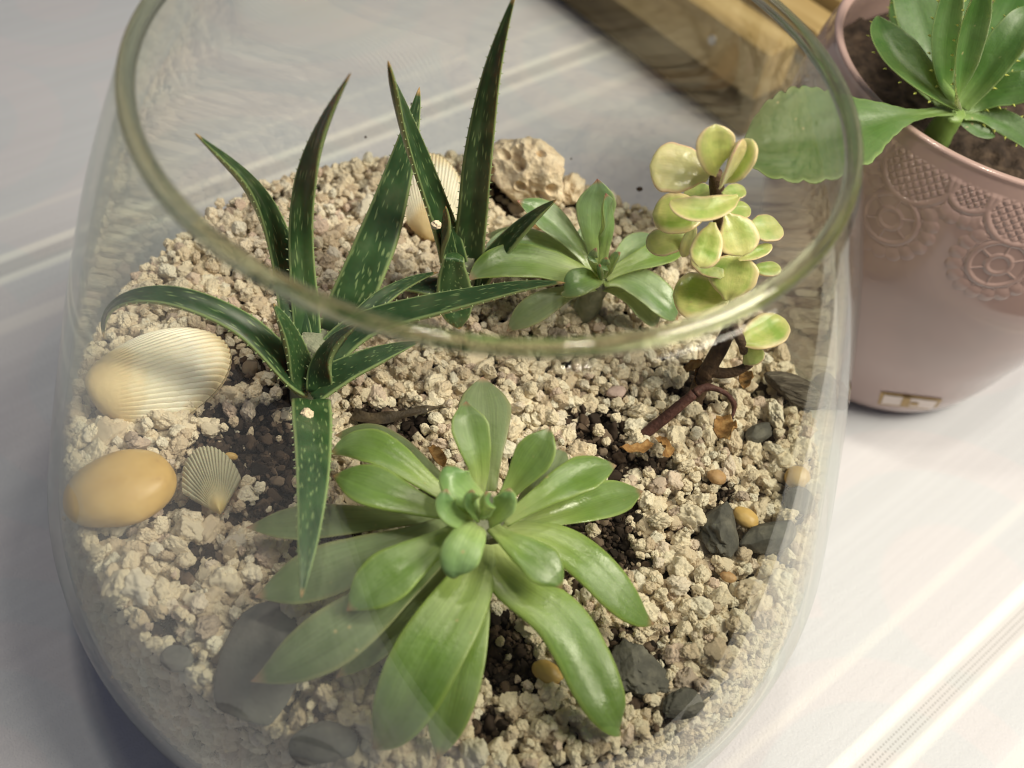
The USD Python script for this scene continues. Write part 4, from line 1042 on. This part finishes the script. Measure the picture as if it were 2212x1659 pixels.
b = at(2060, 240, .137)
pp = thing('toothed_plant', 'green plant with broad toothed leaves growing in the pink pot', 'plant', [b[0], b[1], .115])
obj('stem', tube([b + [.001, .002, -.022], b + [0, .001, -.010], b], [.0042, .0045, .0040], 12, rough=.1, seed=21), mat_pot_leaf, pp)
L = mat_pot_leaf
KC[0] = .15
for xy, z0, z1, hw, sh, kw in [
    ([(2060, 235), (2120, 130), (2170, 40), (2215, -60)], .132, .150, 40, 'strap', dict(view=.6, wave=.06)),
    ([(2050, 225), (2075, 110), (2090, 30), (2120, -90)], .132, .150, 42, 'strap', dict(view=.5, wave=.06)),
    ([(2045, 225), (2015, 130), (1985, 40), (1945, -80)], .134, .156, 48, 'strap', dict(view=.65, wave=.05)),
    ([(2056, 225), (2035, 140), (2045, 40), (2070, -60)], .137, .175, 32, 'strap', dict(view=.4, cup=.35)),
    ([(2072, 235), (2150, 150), (2200, 130), (2290, 120)], .133, .142, 40, 'strap', dict(view=.6, wave=.06)),
    ([(2070, 240), (2140, 205), (2210, 190), (2300, 175)], .135, .150, 40, 'strap', dict(view=.6, wave=.08)),
    ([(2075, 230), (2125, 165), (2170, 100), (2230, 10)], .137, .164, 40, 'strap', dict(view=.55, wave=.06, cup=.3)),
    ([(2075, 248), (2130, 250), (2190, 278), (2290, 350)], .136, .134, 30, 'strap', dict(view=.6, wave=.08)),
    ([(2050, 232), (1990, 170), (1960, 90), (1925, -10)], .133, .142, 34, 'strap', dict(view=.4, wave=.06)),
    ([(2058, 225), (2010, 190), (1950, 135), (1896, 34)], .139, .154, 46, 'strap', dict(view=.45, thick=.16, cup=.4)),
    ([(2066, 225), (2080, 140), (2100, 40), (2128, -60)], .140, .184, 38, 'strap', dict(view=.4, cup=.4)),
    ([(2062, 240), (1990, 246), (1900, 262), (1800, 285), (1700, 302), (1604, 312)], .138, .131, 112, 'fan', dict(arch=.005, view=.6, thick=.07, cup=.10, wave=.035, scallop=(15, .10))),
    ([(2060, 245), (2080, 255), (2110, 275), (2150, 292)], .135, .132, 22, 'short', dict(view=.6)),
]:
    kw = dict(kw); kw.setdefault('thick', .16); kw.setdefault('cup', .15)
    o, fr = leaf(pp, xy, z0, z1, hw, L, sh, free_=True, n=54, **kw)
    if sh in ('strap', 'spoon'):
        teeth(o, fr, mat_tooth_yellow, .0011, .0048, .25, .97)

# ---------------------------------------------------------------- wooden crate behind the bowl
DB = np.array([math.cos(math.radians(134.5)), math.sin(math.radians(134.5)), 0]); DW = np.array([math.cos(math.radians(44.5)), math.sin(math.radians(44.5)), 0])
CORN = at(1626, 220, .028)
crate = thing('wooden_crate', 'small pine slat crate standing behind the glass bowl', 'crate', [CORN[0], CORN[1], 0])


def slat(name, s0, s1, w0, w1, z0, z1, mat, rnd=.0016, seed=0):
    import manifold3d as m3
    r = rnd; pts = []
    sp = [m3.Manifold.sphere(r, 16).translate([x, y, z]) for x in (s0 + r, s1 - r) for y in (w0 + r, w1 - r) for z in (z0 + r, z1 - r)]
    mm = m3.Manifold.batch_hull(sp).to_mesh()
    v = np.array(mm.vert_properties[:, :3])
    v = v[:, :1] * DB + v[:, 1:2] * DW + v[:, 2:] * np.array([0, 0, 1]) + np.array([CORN[0], CORN[1], 0])
    return usdkit_obj(name, v, np.array(mm.tri_verts), mat)


def usdkit_obj(name, v, f, mat):
    """A slat keeps its grain along its own length: its mesh is built along x and turned."""
    R3 = np.stack([DB, DW, [0, 0, 1]])
    loc = (v - origin(crate)) @ R3.T
    m = usdkit.mesh(stage, free(path_of(crate) + '/' + name), (loc, f), mat, smooth=40)
    m.AddTransformOp().Set(Gf.Matrix4d(*DB, 0, *DW, 0, 0, 0, 1, 0, 0, 0, 0, 1))
    return m.GetPrim()


slat('rail', 0, .24, 0, .0235, .028, .055, mat_wood)
slat('board', .003, .24, .009, .0215, .0003, .0277, mat_wood_dark)
slat('slat', -.006, .24, .0255, .046, .046, .062, mat_wood)
slat('slat', -.012, .24, .049, .074, .050, .068, mat_wood)
slat('slat', -.010, .24, .077, .100, .047, .064, mat_wood)
slat('rail', 0, .24, .103, .126, .028, .060, mat_wood)
slat('board', .003, .24, .103, .115, .0003, .0277, mat_wood_dark)
slat('post', .004, .028, .026, .048, .0003, .0457, mat_wood_dark)
slat('post', .004, .028, .078, .100, .0003, .0467, mat_wood_dark)
np_ = at(1541, 84, .044)
u_ = (np_ - CORN) @ DB
pn = CORN * [1, 1, 0] + DB * u_ + np.array([0, 0, .0435]) - DW * .0003
obj('nail_head', place(trimesh.creation.cylinder(radius=.0024, height=.0014, sections=20), pn, (0, 0, 1), up=-DW), mat_metal, crate)
